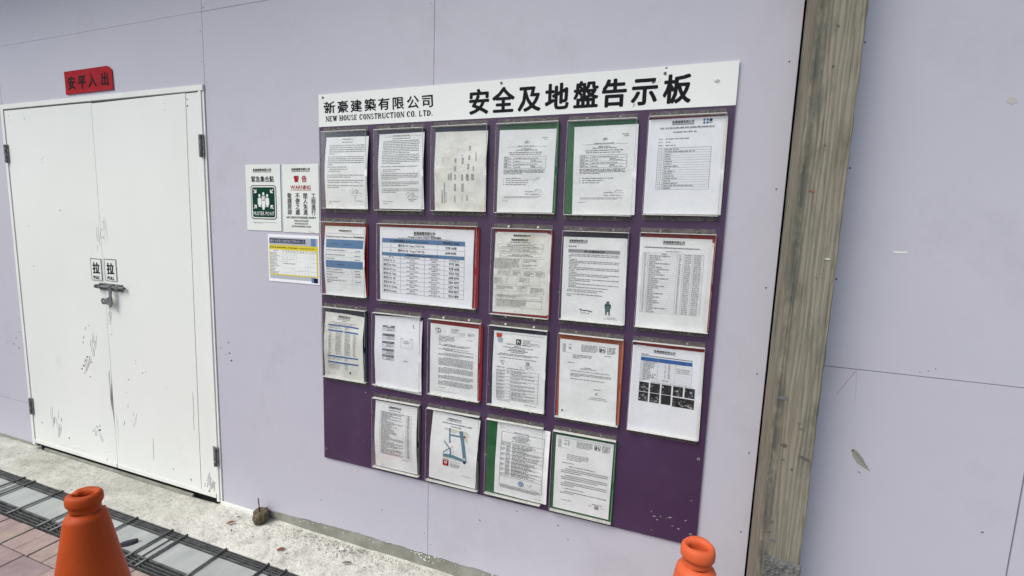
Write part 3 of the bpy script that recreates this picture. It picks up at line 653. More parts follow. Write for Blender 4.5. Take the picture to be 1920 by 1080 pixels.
# ================================================================ the notice board
BY = -.0085                                     # front face of the board
KB = (-CY + BY) / -CY
bx = lambda x: CX + (x - CX) * KB
bz = lambda z: CZ + (z - CZ) * KB
nb = tag(empty('notice_board', (bx(0), 0, bz(.375))), 'large purple notice board with white header bearing black Chinese title', 'notice board')
nb.location = (0, 0, 0)
X0, X1, Z0, ZH, Z1 = bx(0), bx(1.527), bz(.376), bz(1.784), bz(1.910)
n = 40; pr = [(X0 + (X1 - X0) * i / n, Z0 + .0012 * noise.noise((i * .9, 2, 1))) for i in range(n + 1)] + [(X1, ZH), (X0, ZH)]
solid(pr, BY, -.003, M_board, 'board_panel', nb)
solid([(X0, ZH + .0004), (X1, ZH + .0004), (X1, Z1), (X0, Z1)], BY - .0012, -.003, M_header, 'header_panel', nb)
def board_surf(u, v, l=0): return (X0 + u * (X1 - X0), BY - .0012 - l, Z1 - v * (Z1 - ZH))
W, H = 1000 * (X1 - X0), 1000 * (Z1 - ZH); s = Sheet(W, H)
# company name in a broad brush hand: wide, flat characters with rippled strokes
tt = '新豪建築有限公司'; st_x = [36, 99, 162, 226, 288, 350, 414, 475]
for c, xx in zip(tt, st_x): s.text(xx + 20, 53, 45, c, 'b', 'k', 'c', 54, shear=-.03, ky=.93)
for k in range(len(s.polys)):
    p, f, c, kk = s.polys[k]; xm = st_x[k // 7] + 19
    s.polys[k] = ([(x + .9 * math.sin(y * .35 + xm), y + 1.3 * math.sin(x * .17 + xm) - .0022 * (x - xm) ** 2 * (1 if y < 53 else -.6)) for x, y in p], f, c, kk)
s.text(0, 0, 1, ' ', 'b')
need([('NEWHOUSECONSTRUCTIONCO.LTD', 'm')])
# serif capitals drawn as heavy stems, thin hairlines and bracketed feet
SER = {'N': (1.0, [('v', .14, .09), ('v', .86, .09), ('d', .14, 1, .86, 0, .2)], [(.14, 0), (.14, 1), (.86, 1)]), 'E': (.86, [('v', .2, .2), ('h', .2, .8, .05, .08), ('h', .2, .8, .95, .08), ('h', .2, .62, .52, .08), ('v', .78, .07, 0, .28), ('v', .78, .07, .72, 1), ('v', .6, .06, .38, .66)], [(.2, 0), (.2, 1)]),
       'W': (1.3, [('d', .12, 1, .34, 0, .17), ('d', .34, 0, .52, 1, .08), ('d', .5, 1, .7, 0, .17), ('d', .7, 0, .9, 1, .08)], [(.12, 1), (.5, 1), (.9, 1)]), 'H': (1.05, [('v', .2, .2), ('v', .8, .2), ('h', .2, .8, .5, .08)], [(.2, 0), (.2, 1), (.8, 0), (.8, 1)]),
       'O': (1.0, [('o',)], []), 'U': (1.0, [('v', .18, .2, .25, 1), ('v', .82, .09, .25, 1), ('u',)], [(.18, 1), (.82, 1)]), 'S': (.75, [('s',)], []), 'C': (.95, [('c',), ('v', .86, .08, .62, .98)], []),
       'T': (.92, [('v', .5, .2), ('h', .08, .92, .95, .09), ('v', .1, .07, .68, 1), ('v', .9, .07, .68, 1)], [(.5, 0)]), 'R': (1.0, [('v', .2, .2), ('p',), ('d', .5, .5, .86, 0, .18)], [(.2, 0), (.2, 1), (.86, 0)]), 'I': (.5, [('v', .5, .36)], [(.5, 0), (.5, 1)]),
       'L': (.86, [('v', .2, .2), ('h', .2, .85, .05, .08), ('v', .82, .07, 0, .32)], [(.2, 0), (.2, 1)]), 'D': (1.0, [('v', .2, .2), ('b',)], [(.2, 0), (.2, 1)]), '.': (.4, [('dot',)], [])}
def serif(s, x0, x1, y, hgt, txt, B=1.35):
    tot = sum((SER[c][0] + .1) if c != ' ' else .5 for c in txt); k = (x1 - x0) / tot; x = x0
    Q = lambda px, py: (x + px * wd, y + hgt / 2 - py * hgt)
    def arc(cx, cy, rx, ry, a0, a1, tv, th, n=14):
        for i in range(n):
            a, b = math.radians(a0 + (a1 - a0) * i / n), math.radians(a0 + (a1 - a0) * (i + 1) / n)
            f = lambda t, g: (cx + (rx - g * tv * B) * math.cos(t), cy + (ry - g * th * 1.5) * math.sin(t))
            s.poly([Q(*f(a, 0)), Q(*f(b, 0)), Q(*f(b, 1)), Q(*f(a, 1))], 'k', 2)
    for c in txt:
        if c == ' ': x += .5 * k; continue
        wr, strokes, feet = SER[c]; wd = wr * k
        for q in strokes:
            if q[0] == 'v':
                a, b = (q[3], q[4]) if len(q) > 3 else (0, 1); t = q[2] / 2 * B; s.poly([Q(q[1] - t, a), Q(q[1] - t, b), Q(q[1] + t, b), Q(q[1] + t, a)][::-1], 'k', 2)
            elif q[0] == 'h': t = q[4] / 2 * 1.6; s.poly([Q(q[1], q[3] - t), Q(q[2], q[3] - t), Q(q[2], q[3] + t), Q(q[1], q[3] + t)], 'k', 2)
            elif q[0] == 'd': t = q[5] / 2 * B; s.poly([Q(q[1] - t, q[2]), Q(q[1] + t, q[2]), Q(q[3] + t, q[4]), Q(q[3] - t, q[4])], 'k', 2)
            elif q[0] == 'o': arc(.5, .5, .46, .52, 0, 360, .22, .08, 24)
            elif q[0] == 'c': arc(.52, .5, .48, .52, 40, 320, .22, .08, 20)
            elif q[0] == 'u': arc(.5, .28, .42, .30, 180, 360, .18, .10)
            elif q[0] == 'b': arc(.3, .5, .66, .5, -90, 90, .22, .09)
            elif q[0] == 'p': arc(.35, .74, .5, .26, -90, 90, .2, .08)
            elif q[0] == 's': arc(.5, .75, .40, .27, 30, 270, .17, .09); arc(.5, .26, .42, .28, 90, -150, .17, .10)
            elif q[0] == 'dot': s.poly([Q(.2, 0), Q(.2, .16), Q(.75, .16), Q(.75, 0)][::-1], 'k', 2)
        for fx, fy in feet:
            e = .2 if c != 'I' else .42; yy = (0, .07) if fy == 0 else (.93, 1); s.poly([Q(fx - e, yy[0]), Q(fx - e, yy[1]), Q(fx + e, yy[1]), Q(fx + e, yy[0])][::-1], 'k', 2)
        x += (wr + .1) * k
serif(s, 35, 519, 95.5, 20, 'NEW HOUSE CONSTRUCTION CO. LTD.')
bigx = [699, 790, 884, 979, 1075, 1165, 1258, 1353]
for c, xx in zip('安全及地盤告示板', bigx): s.text(xx, 68, 80, c, 'x', 'k', 'c', 82)
s.mesh('lettering', nb, board_surf, .0004)
# screws of the board
for (x, z) in ((.022, 1.897), (.785, 1.899), (1.322, 1.889), (.012, .418), (.762, 1.045), (1.508, .385 + .03), (1.512, .68), (.766, .345 + .20)):
    mb = MB(); xx, zz = bx(x), bz(z); y0 = BY - (.0012 if z > 1.784 else 0)
    mb.tube((xx, y0 + .001, zz), (xx, y0 - .0022, zz), .0052, M_hinge, 12, .0042); mb.tube((xx, y0 - .002, zz), (xx, y0 - .0028, zz), .0018, M_dark, 6); mb.build('screw', nb)
# worn spots on the header and board
wr = MB()
def worn(x, z, r, m, ax=1, rot=0, y=BY - .0016):
    pts = []
    for i in range(9):
        a = i * 6.283 / 9; px, pz = r * ax * math.cos(a) * R2.uniform(.5, 1.2), r * math.sin(a) * R2.uniform(.5, 1.2)
        pts.append((bx(x) + px * math.cos(rot) - pz * math.sin(rot), bz(z) + px * math.sin(rot) + pz * math.cos(rot)))
    solid(pts, y, y + .001, INK[m] if isinstance(m, str) else m, '', mb=wr)
worn(1.300, 1.872, .011, M_paper_old, 1.1); worn(1.290, 1.866, .005, 'e', 1.2, .4); worn(1.325, 1.905, .003, 'e', 1.5, .8); worn(1.235, 1.80, .004, 'p', 2, 1); worn(.03, 1.862, .004, 'k', 1.6, -.6); worn(.034, 1.84, .002, 'k', 2, .2); worn(.027, 1.877, .0018, 'g', 2, 1); worn(1.47, 1.855, .006, 's', 1.6, 0)
for _ in range(60):
    x, z = R2.uniform(.02, 1.51), R2.uniform(.39, 1.77)
    worn(x, z, R2.uniform(.0006, .0018), 'l' if R2.random() < .7 else 'p', R2.uniform(1, 3), R2.uniform(0, 3), BY - .0004)
for x, z in ((1.39, .45), (1.41, .455), (1.40, .44), (1.43, .452), (1.44, .458), (1.49, .46), (1.45, .43), (1.47, .425), (1.38, .465)): worn(x, z, R2.uniform(.001, .003), 'l', R2.uniform(1, 3), .3, BY - .0004)
stuff(wr.build('wear_mark', nb))

# ---------------------------------------------------------------- acrylic holders and their papers
HOLD = dict(
 A1=(.0215, .2379, 1.0695, 1.4037), A2=(.2740, .4881, 1.0663, 1.4019), A3=(.5232, .7417, 1.0685, 1.4031), A4=(.7770, .9963, 1.0658, 1.4016), A5=(1.0290, 1.2491, 1.0636, 1.3999), A6=(1.2842, 1.5048, 1.0690, 1.4018),
 B1=(.0097, .2288, .7160, 1.0473), B2=(.2874, .7131, .7125, 1.0470), B3=(.7710, .9915, .7020, 1.0442), B4=(1.0299, 1.2475, .7068, 1.0425), B5=(1.2828, 1.5051, .7074, 1.0451),
 C1=(.0117, .2290, .3600, .6933), C2=(.2638, .4831, .3600, .6922), C3=(.5190, .7370, .3604, .6919), C4=(.7708, .9910, .3588, .6921), C5=(1.0313, 1.2512, .3566, .6896), C6=(1.2814, 1.5017, .3550, .6908),
 D1=(.2623, .4824, .0047, .3365), D2=(.5159, .7408, .0022, .3343), D3=(.7709, .9920, .0056, .3341), D4=(1.0282, 1.2488, .0014, .3353))
CARD = dict(A1=M_navy, A2=M_navy, A3=M_navy, A4=M_green, A5=M_green, A6=M_redc, B1=M_redc, B2=M_redc, B3=M_redc, B4=M_navy, B5=M_redc, C1=M_navy, C2=M_navy, C3=M_redc, C4=M_navy, C5=M_orange_card, C6=M_redc, D1=M_greyc, D2=M_greyc, D3=M_green, D4=M_green)
CNAME = {M_navy: 'navy', M_green: 'green', M_redc: 'red', M_orange_card: 'orange', M_greyc: 'dark grey'}
DEP = .018
def holder(key, label):
    x0, x1, z0, z1 = HOLD[key]; x0, x1, z0, z1 = bx(x0), bx(x1), bz(z0 + .375), bz(z1 + .375)
    e = empty('document_holder', (x0, BY, z0)); W, Hh = x1 - x0, z1 - z0; fl = .0175; t = .0020
    a, b = fl, Hh - fl; yf = -DEP
    for (p, q) in ((Hh - fl + .0005, Hh), (0, fl - .0005)):      # flanges screwed to the board
        mb = MB(); mb.box(0, W, -.0026, -.0004, p, q, M_flange, .0006); mb.build('flange', e)
        for sx in (.27, .76):
            m2 = MB(); m2.tube((W * sx, -.0004, (p + q) / 2), (W * sx, -.0038, (p + q) / 2), .0036, M_bend if key in ('B3', 'C3', 'C4') else M_hinge, 10); m2.build('screw', e)
    nw, ns = W - .002, .013                                       # front sheet with the half round thumb notch in its right side
    zc = (a + b) / 2 - .01; pr = [(0, a), (W - .001, a), (W - .001, zc - ns)] + [(W - .001 - ns * math.cos(math.radians(t_)), zc + ns * math.sin(math.radians(t_))) for t_ in range(-80, 81, 16)] + [(W - .001, zc + ns), (W - .001, b), (0, b)]
    solid(pr, yf, yf + t, M_acry, 'front_sheet', e)
    mb = MB(); mb.box(0, W, yf + .0003, -.0028, b + .0002, b + .0022, M_bend, .0007); mb.build('top_fold', e)
    mb = MB(); mb.box(0, W, yf + .0003, -.0028, a - .0022, a - .0002, M_bend, .0007); mb.build('bottom_fold', e)
    for q0, q1, r0, r1 in ((-.0013, -.0002, a, b), (W - .0008, W + .0003, zc + ns, b), (W - .0008, W + .0003, a, zc - ns)):
        mb = MB(); mb.box(q0, q1, yf, yf + t, r0, r1, M_side); mb.build('cut_edge', e)
    mb = MB(); ox = .006 if key in ('B1', 'B2', 'C3') else (.002 if key != 'C5' else .003); mb.box(.010 if key not in ('A5', 'D3', 'D4', 'C5') else .002, W + ox, -.0040, -.0030, a + .002, b - .001, CARD[key]); mb.build('backing_card', e)
    return tag(e, label, 'document holder', 'clear acrylic document holders on the notice board')
Q = dict(
 A1=((.041, 1.741), (.244, 1.740), (.238, 1.458), (.034, 1.460)), A2=((.292, 1.744), (.489, 1.746), (.490, 1.464), (.292, 1.464)), A3=((.535, 1.743), (.742, 1.742), (.741, 1.461), (.536, 1.459)),
 A4=((.787, 1.740), (.990, 1.738), (.987, 1.461), (.784, 1.460)), A5=((1.050, 1.740), (1.254, 1.742), (1.259, 1.459), (1.056, 1.457)), A6=((1.285, 1.752), (1.500, 1.754), (1.503, 1.466), (1.286, 1.464)),
 B1=((.028, 1.390), (.227, 1.390), (.228, 1.107), (.027, 1.107)), B2=((.294, 1.394), (.699, 1.393), (.697, 1.104), (.296, 1.107)), B3=((.783, 1.387), (.983, 1.389), (.984, 1.104), (.779, 1.101)), B4=((1.032, 1.382), (1.236, 1.383), (1.244, 1.097), (1.035, 1.099)), B5=((1.283, 1.390), (1.490, 1.389), (1.490, 1.099), (1.285, 1.096)),
 C1=((.023, 1.032), (.218, 1.030), (.216, .749), (.016, .748)), C2=((.272, 1.039), (.478, 1.047), (.477, .745), (.272, .751)), C3=((.525, 1.033), (.726, 1.030), (.728, .749), (.525, .752)), C4=((.788, 1.032), (.989, 1.033), (.990, .745), (.787, .744)), C5=((1.037, 1.029), (1.237, 1.029), (1.243, .748), (1.043, .744)), C6=((1.283, 1.036), (1.493, 1.034), (1.498, .742), (1.282, .745)),
 D1=((.274, .685), (.470, .683), (.473, .401), (.273, .400)), D2=((.542, .686), (.744, .678), (.729, .398), (.526, .404)), D3=((.814, .686), (1.017, .684), (1.013, .402), (.807, .405)), D4=((1.039, .679), (1.242, .680), (1.239, .402), (1.039, .402)))
BULGE = dict(A1=.0095, A2=.0085, A3=.006, B1=.009, C1=.0085, D1=.0085, D2=.0085, C2=.005, A4=.002, D3=.004, C4=.004, B3=.003)
WRK = dict(A3=.0034, B3=.0026, C1=.0034, C2=.0028, C6=.0020)
def doc_surf(key, off=(0, 0), back=0.0):
    q = [(bx(x) + off[0], bz(z) + off[1]) for x, z in Q[key]]; bu = BULGE.get(key, .0015); wk = WRK.get(key, .0014); sd_ = sum(map(ord, key)) * .37
    def surf(u, v, l=0):
        x = (q[0][0] * (1 - u) + q[1][0] * u) * (1 - v) + (q[3][0] * (1 - u) + q[2][0] * u) * v
        z = (q[0][1] * (1 - u) + q[1][1] * u) * (1 - v) + (q[3][1] * (1 - u) + q[2][1] * u) * v
        d = bu * math.sin(math.pi * min(1, max(0, v))) ** 1.3 + wk * noise.noise((u * 2.6 + sd_, v * 3.2, sd_)) + wk * .4 * noise.noise((u * 7 + sd_, v * 8, sd_))
        if key == 'C1': z -= .006 * u ** 3 * (1 - v) ** 3
        d = .0058 + max(d, -.001)
        return (x, BY - min(d, DEP - .0030) + back - l, z)
    return surf
def document(key, fn, label, mat=M_paper, W=210, H=297, under=()):
    sf = doc_surf(key)
    o = grid_sheet(sf, 12, 24, mat, 'document', None, .0003)
    s = Sheet(W, H); s.seed = random.Random(key); fn(s); s.mesh('print', o, sf, .0004)
    for k, (dx, dz) in enumerate(under): grid_sheet(doc_surf(key, (dx, dz), .0010 + .0006 * k), 6, 12, M_paper_old if k else M_paper, 'under_sheet', o, .0003)
    return tag(o, label, 'document', 'papers in the document holders')

def d_A1(s):
    s.g(84, 134, 10, 5, 'k'); s.g(80, 136, 22, 5, 'k'); s.para(20, 198, 35, 5, 8.6, 4.6, .16); s.para(17, 196, 82, 5, 8, 4.6, .16); s.g(14, 112, 124, 4.4); s.g(25, 116, 133, 4.2); s.g(20, 80, 142, 4.2)
    s.para(14, 196, 157, 2, 8, 4.4, .65); s.para(14, 196, 178, 2, 8, 4.4, .92); s.para(14, 196, 200, 2, 8, 4.4, .33); sig(s, 128, 226); s.h(128, 184, 240, .7); s.g(146, 158, 247, 4, 'k'); s.g(146, 154, 254, 4, 'k'); s.g(146, 186, 262, 3.4); s.g(18, 72, 266, 3.6); s.g(18, 32, 273, 3.6)
def sig(s, x, y, k=1.0):
    p = [(0, 2), (4, -8), (12, -13), (17, -6), (10, 4), (5, 8), (14, 5), (24, -4), (30, -13), (28, 2), (26, 9), (34, 0), (37, -11), (36, 6), (42, 2), (45, 5), (56, 4)]
    s.line([(x + a * k, y + b * k) for a, b in p], 1.0, 'g')
def d_A2(s):
    s.h(25, 195, 12, .7); s.g(66, 145, 9, 4.6); s.g(64, 148, 20, 4.4); s.para(20, 190, 29, 8, 6.7, 4, .75); s.para(18, 192, 84, 6, 6.7, 4, .5); s.g(15, 185, 130, 4); s.para(24, 110, 142, 2, 7, 3.6, .7); s.para(16, 190, 158, 4, 6.8, 4, .45); s.para(16, 190, 191, 3, 6.8, 4, .7); s.para(16, 190, 218, 3, 6.8, 4, .4); sig(s, 130, 243); s.h(130, 190, 254, .6); s.g(140, 178, 259, 4); s.g(142, 168, 265, 3.4); s.g(20, 68, 268, 3.4); s.g(20, 44, 277, 3.4)
def d_A3(s):
    R_ = s.seed
    def vg(x, y0, y1, wdt, n=1):
        for i in range(n):
            y = y0
            while y < y1: L = R_.uniform(2, 5); s.rect(x + i * wdt * 1.1, y, x + i * wdt * 1.1 + wdt * .6, min(y + L, y1), 'g'); y += L + .9
    for x, y0, y1, n in ((35, 95, 122, 1), (30, 216, 268, 2), (40, 190, 268, 2), (48, 226, 262, 1), (58, 158, 180, 2), (66, 155, 182, 3), (83, 100, 116, 3), (83, 130, 148, 3), (83, 160, 180, 3), (83, 195, 222, 3), (83, 240, 262, 2), (112, 85, 96, 1), (112, 98, 122, 3), (112, 160, 184, 3), (112, 194, 224, 4), (115, 236, 262, 1), (138, 54, 72, 3), (138, 90, 106, 3), (136, 122, 142, 3), (132, 160, 184, 4), (134, 238, 258, 2), (152, 158, 182, 4), (158, 130, 148, 2), (166, 76, 112, 1), (170, 84, 112, 1)): vg(x, y0, y1, 2.6, n)
    s.v(104, 158, 182, .5, 'l'); s.h(98, 110, 170, .5, 'l')
def d_form(k):
    def f(s):
        s.g(160, 182, 30, 4); s.g(166, 182, 36, 3.2); s.g(98, 114, 42, 5); s.g(96, 116, 47, 4); s.h(28, 178, 61, .6); s.g(70, 135, 58, 4); s.g(84, 122, 68, 4); s.g(64, 145, 73, 5); s.g(40, 165, 81, 4.6); s.g(42, 160, 88, 4)
        s.box(22, 96, 178, 138, .7); [s.h(22, 178, y, .6) for y in (106, 117, 127)]; s.v(58, 96, 138, .6); s.v(122, 106, 117, .6); s.v(122, 127, 138, .6)
        for j in range(4):
            y = 99 + j * 10.5; s.g(24, 40, y, 3.6); s.g(24, 52, y + 4, 3.4); s.g(62, 150 if j in (0, 2) else 85, y + 3, 4); 
            if j in (1, 3): s.g(124, 142, y, 4); s.g(124, 165, y + 4, 3.2)
        s.para(22, 176, 144, 2, 4.5, 4.2, .98, 'k'); s.para(22, 176, 153, 2, 4.5, 3.6, .45)
        for j in range(4 - k): s.g(22, 26, 174 + j * 7.5, 4); s.g(32, random.uniform(90, 170 if k else 120), 174 + j * 7.5, 4)
        if k == 0: s.poly([(85, 160), (130, 156), (160, 165), (140, 180), (100, 178)], INK['w'], 4); s.line([(100, 162), (120, 158), (132, 164), (148, 170)], .7, 'g'); s.line([(135, 190), (142, 178), (160, 172)], .8, 'g')
        s.line([(142, 214), (146, 220), (150, 212), (156, 217), (166, 214)], 1.1, 'g'); s.h(106, 172, 223, .6); s.g(106, 138, 222, 3.4); s.g(106, 122, 231, 3.8); s.g(128, 160, 231, 3.4); s.h(122, 172, 232, .6); s.para(26, 168, 240, 2, 4, 3, .9, 'g'); s.g(22, 44, 256, 3, 'g')
    return f
def d_A6(s):
    s.head(98, 11, 8.5, 62); s.g(34, 46, 28, 4); s.g(50, 186, 28, 4.4, 'k', 1.3); s.h(34, 186, 31, .6, 'k'); s.g(72, 138, 42, 5, 'k', 1.2)
    for i in range(2):
        for j in range(2): s.poly([(156 + i * 9 + 3.4 * math.cos(-t), 8 + j * 9 + 3.4 * math.sin(-t)) for t in [6.283 * q / 10 for q in range(10)]], 'B'); s.rect(155.2 + i * 9, 4 + j * 9, 156.8 + i * 9, 12 + j * 9, 'm', 2)
    s.rect(170, 5, 178, 13, 'k'); s.g(170, 179, 17, 4, 'k', 1.4)
    for j, wd in enumerate((120, 66, 82)): s.g(32, 46, 62 + j * 10, 4.2); s.g(52, wd, 62 + j * 10, 4.2)
    s.box(32, 90, 180, 219, .7); s.v(50, 90, 219, .6); s.v(38, 98, 219, .3)
    for j in range(17):
        y = 90 + j * 7.6 * 1.0; s.h(32, 180, y, .5); s.g(42, 45, y + 4, 4); s.g(53, 53 + random.choice((18, 22, 26, 30, 40)) if j not in (1, 15) else 140, y + 4, 4.4)
def d_B1(s):
    s.text(106, 18, 6.5, '新豪建築有限公司', 'b', 'k', 'c', 66); s.h(76, 140, 23, .7, 'k'); s.h(18, 196, 31, .7, 'k'); s.text(106, 44, 7, 'Emergency Contact Telephone List 緊急聯絡電話', 'b', 'k', 'c', 196)
    s.rect(10, 56, 202, 92, 'b'); s.g(32, 172, 76, 5, 'k'); s.rect(10, 146, 202, 178, 'b'); s.g(70, 140, 163, 5, 'k')
    for j, (wd, y) in enumerate(((118, 102), (112, 122), (56, 138), (100, 185), (110, 197), (44, 208), (72, 221), (118, 233))):
        s.g(10, wd, y, 5, 'k'); 
        if j not in (6,): s.g(160, 190, y + 2, 5, 'k')
        if j not in (2, 7): s.h(10, 202, y + 8 if j < 2 else y + 6, .5, 'l')
    s.g(10, 34, 240, 5); s.v(146, 92, 146, .5, 'l'); s.v(146, 178, 244, .5, 'l'); s.h(10, 202, 245, .5, 'l')
def d_B2(s):
    s.text(146, 14.5, 8.5, '新豪建築有限公司', 'b', 'k', 'c', 68); s.g(112, 180, 21, 3.4, 'k', 1.2); s.text(146, 25, 4.6, 'Emergency Contact Telephone 緊急聯絡電話', 'b', 'k', 'c', 104); s.g(60, 232, 29.5, 3)
    X = (8, 70, 148, 210, 271); s.rect(8, 32, 271, 44, 'b'); s.rect(8, 72, 271, 81, 'b')
    s.text(96, 38, 6, '24 小時當值聯絡人 24 hour emergency service', 'b', 'k', 'c', 124); s.text(230, 38, 6, '聯絡電話 Mobile', 'b', 'k', 'c', 50); s.text(140, 76.5, 5, '緊急應變小組 Site Emergency Response Team', 'm', 'k', 'c', 108)
    for y in (32, 44, 58, 72, 81, 88): s.h(8, 271, y, .5)
    s.v(188, 32, 72, .5)
    for j, (nm, ph) in enumerate((('潘先生 Mr. Puen (TCP-T4)', '9211 6011'), ('鄧先生 Mr. Tang (TCP-T1)', '6098 0090'))):
        y = 51 + 14 * j; s.text(38, y, 6.5, '%d.' % (j + 1), 'm'); s.text(104, y, 7.6, nm, 'm', 'k', 'c', 86); s.text(229, y, 7, ph, 'm', 'k', 'c', 34)
    for a, b in ((30, 48), (82, 134), (165, 192), (226, 256)): s.g(a, b, 84.5, 4)
    for j, (nm, ph) in enumerate((('符先生 Mr. Fu', '9779 3814'), ('潘先生 Mr. Puen', '9211 6011'), ('劉先生 Mr. Lau', '9520 7321'), ('鄧先生 Mr. Tang', '6098 0090'), ('葉先生 Mr. Yip', '9355 4997'), ('范先生 Mr. Fan', '6227 4978'), ('張先生 Mr. Cheung', '9020 8073'), ('鄺先生 Mr. Kwong', '9054 8139'))):
        y = 94.2 + 12.5 * j; s.text(12, y, 7.2, nm, 'm', 'k', 'l', 40 + 1.4 * max(0, len(nm) - 10)); s.text(240, y, 7, ph, 'm', 'k', 'c', 32)
        s.g(100, 118, y - 2.6, 3.8, 'k'); s.g(90, 128, y + 3.2, 3.4, 'g'); s.g(170, 190, y - 2.6, 3.8, 'k'); s.g(162, 198, y + 3.2, 3.4, 'g'); s.h(8, 271, 88 + 12.5 * (j + 1), .5)
    for x in X: s.v(x, 81 if x not in (8, 271) else 32, 188, .5)
def d_B3(s):
    s.text(104, 9, 7.5, '新豪建築有限公司', 'b', 'k', 'c', 66); s.text(96, 24, 7, '新豪建築有限公司', 'b', 'k', 'c', 66); s.h(64, 128, 29, .7, 'k'); s.g(58, 142, 34, 4, 'k', 1.2)
    s.box(12, 40, 188, 54); s.g(48, 150, 44, 4); s.g(26, 172, 50, 3.6); s.box(16, 57, 186, 70); s.g(60, 138, 61, 4); s.g(26, 170, 66, 3.4); s.box(22, 75, 180, 86); s.g(70, 142, 79, 3.6); s.g(54, 150, 83, 3.4)
    s.box(2, 92, 106, 132); s.para(4, 100, 96, 9, 4.1, 3.2, .7); s.para(114, 165, 96, 3, 4.8, 3.2, .5); s.para(114, 168, 115, 2, 4.5, 3.2, .5); s.g(114, 160, 128, 3.2); s.v(112, 92, 136); s.h(112, 196, 92); s.h(20, 190, 136)
    for a, b in ((16, 34), (38, 68), (76, 108), (118, 156), (164, 196)): s.box(a, 139, b, 156); s.para(a + 2, b - 2, 143, 3, 4.5, 3, .7)
    s.box(4, 166, 30, 190); s.para(6, 28, 170, 4, 5, 3, .5); s.box(100, 162, 136, 178); s.para(104, 132, 166, 3, 4.6, 3, .6); s.h(30, 182, 190); [s.v(x, 156, 190, .5) for x in (34, 54, 92, 140, 180)]
    s.box(12, 196, 96, 214); s.para(16, 80, 199, 3, 4.5, 3, .5); s.box(100, 194, 130, 214); s.para(104, 126, 198, 3, 5, 3, .7); s.box(146, 198, 196, 220); s.para(148, 192, 201, 4, 4.6, 3, .6, 'k'); s.h(60, 172, 224); s.v(60, 214, 224); s.box(12, 229, 190, 246); s.para(16, 110, 232, 2, 3.8, 2.8, .8); s.h(22, 188, 240); s.box(12, 248, 190, 275); s.para(16, 130, 251, 6, 3.9, 2.8, .85)
def d_B4(s):
    s.head(52, 13, 8, 64); s.text(18, 33, 5, '致各分判商', 'm', 'k', 'l', 28); s.rect(18, 43, 194, 55, 'l'); s.text(108, 49.5, 7.4, '個人防護裝備守則', 'b', 'k', 'c', 70)
    y = 61
    s.para(20, 194, y, 3, 5.6, 4, .05, 'k', 6); y = 79
    for n, last in ((3, .2), (3, .12), (2, .8), (2, .45), (1, 1), (1, .8)):
        s.g(24, 50, y, 4.2); y += 5.6; s.para(22, 194, y, n, 5.6, 4, last); y += 5.6 * n + .6
    y += 3; s.para(18, 142, y, 2, 6, 4, .84); s.para(18, 142, y + 16, 2, 6, 4, .15)
    s.line([(64, 254), (72, 258), (92, 258), (108, 261)], 3, 'k'); s.line([(66, 256), (69, 266), (76, 269), (82, 263), (86, 269), (96, 269), (98, 262)], 1.2, 'g')
    s.poly([(157, 219), (163, 219), (165, 226), (170, 230), (171, 240), (167, 246), (168, 268), (163, 268), (162, 256), (158, 256), (157, 268), (152, 268), (151, 246), (149, 240), (149, 231), (154, 226)], 't'); s.rect(152, 231, 168, 234, 'd', 3); s.v(153, 228, 252, 1.4, 'd'); s.v(167, 228, 252, 1.4, 'd'); s.rect(155, 219, 165, 222, 'd', 3)
    s.g(158, 190, 276, 2.6, 'g'); s.g(146, 192, 281, 2.6, 'g')
def d_B5(s):
    s.head(104, 13, 7.5, 66); s.h(14, 184, 33, .9, 'k'); s.g(16, 182, 31, 3); s.g(82, 126, 43, 3.6)
    y0, y1 = 50, 245; s.box(12, y0, 196, y1, .6, 'l'); [s.v(x, y0, y1, .5, 'l') for x in (28, 118, 136, 164)]
    n = 32; dy = (y1 - y0) / n
    for j in range(n):
        y = y0 + dy * j; s.h(12, 196, y, .4, 'l'); s.g(17, 23, y + dy / 2, 3.6, 'g'); s.g(32 if j else 70, 32 + random.choice((20, 26, 34, 40, 52, 64)) if j else 86, y + dy / 2, 3.8); s.g(123, 130, y + dy / 2, 3.6); s.g(140, 160, y + dy / 2, 3.6, 'g'); s.g(168, 190, y + dy / 2, 3.6, 'g')
def d_C1(s):
    s.head(104, 14, 7, 64); s.g(66, 140, 27, 4.4); s.g(90, 120, 34, 4); s.g(34, 172, 42, 3.6); s.g(52, 150, 48, 3.6)
    for y in (52, 76, 190, 218): s.rect(20, y, 184, y + 6.5, 'B'); s.g(60, 140, y + 3.2, 3, 'n')
    for j in range(10):
        y = 88 + j * 10; 
        for a, b in ((26, 44), (64, 100), (112, 146), (158, 178)): s.g(a, b - random.uniform(0, 5), y, 4, 'g'); s.g(a + 1, b - random.uniform(2, 9), y + 4.4, 3.4, 'g')
    for y in (62, 68, 200, 207, 228, 235, 242, 248): s.g(22, random.uniform(80, 104), y, 3.8, 'g'); s.g(110, 130, y, 3.6, 'g')
    s.h(20, 184, 252, .4, 'l'); s.g(6, 42, 278, 3, 'g'); s.poly([(140 + 5 * math.cos(-t), 262 + 6 * math.sin(-t)) for t in [6.283 * q / 9 for q in range(9)]], 'e')
    for k in range(26): x, y = 90 + s.seed.gauss(0, 20), 150 + s.seed.gauss(0, 22); s.line([(x, y), (x + s.seed.uniform(-6, 6), y + s.seed.uniform(2, 7))], .5, 'l')
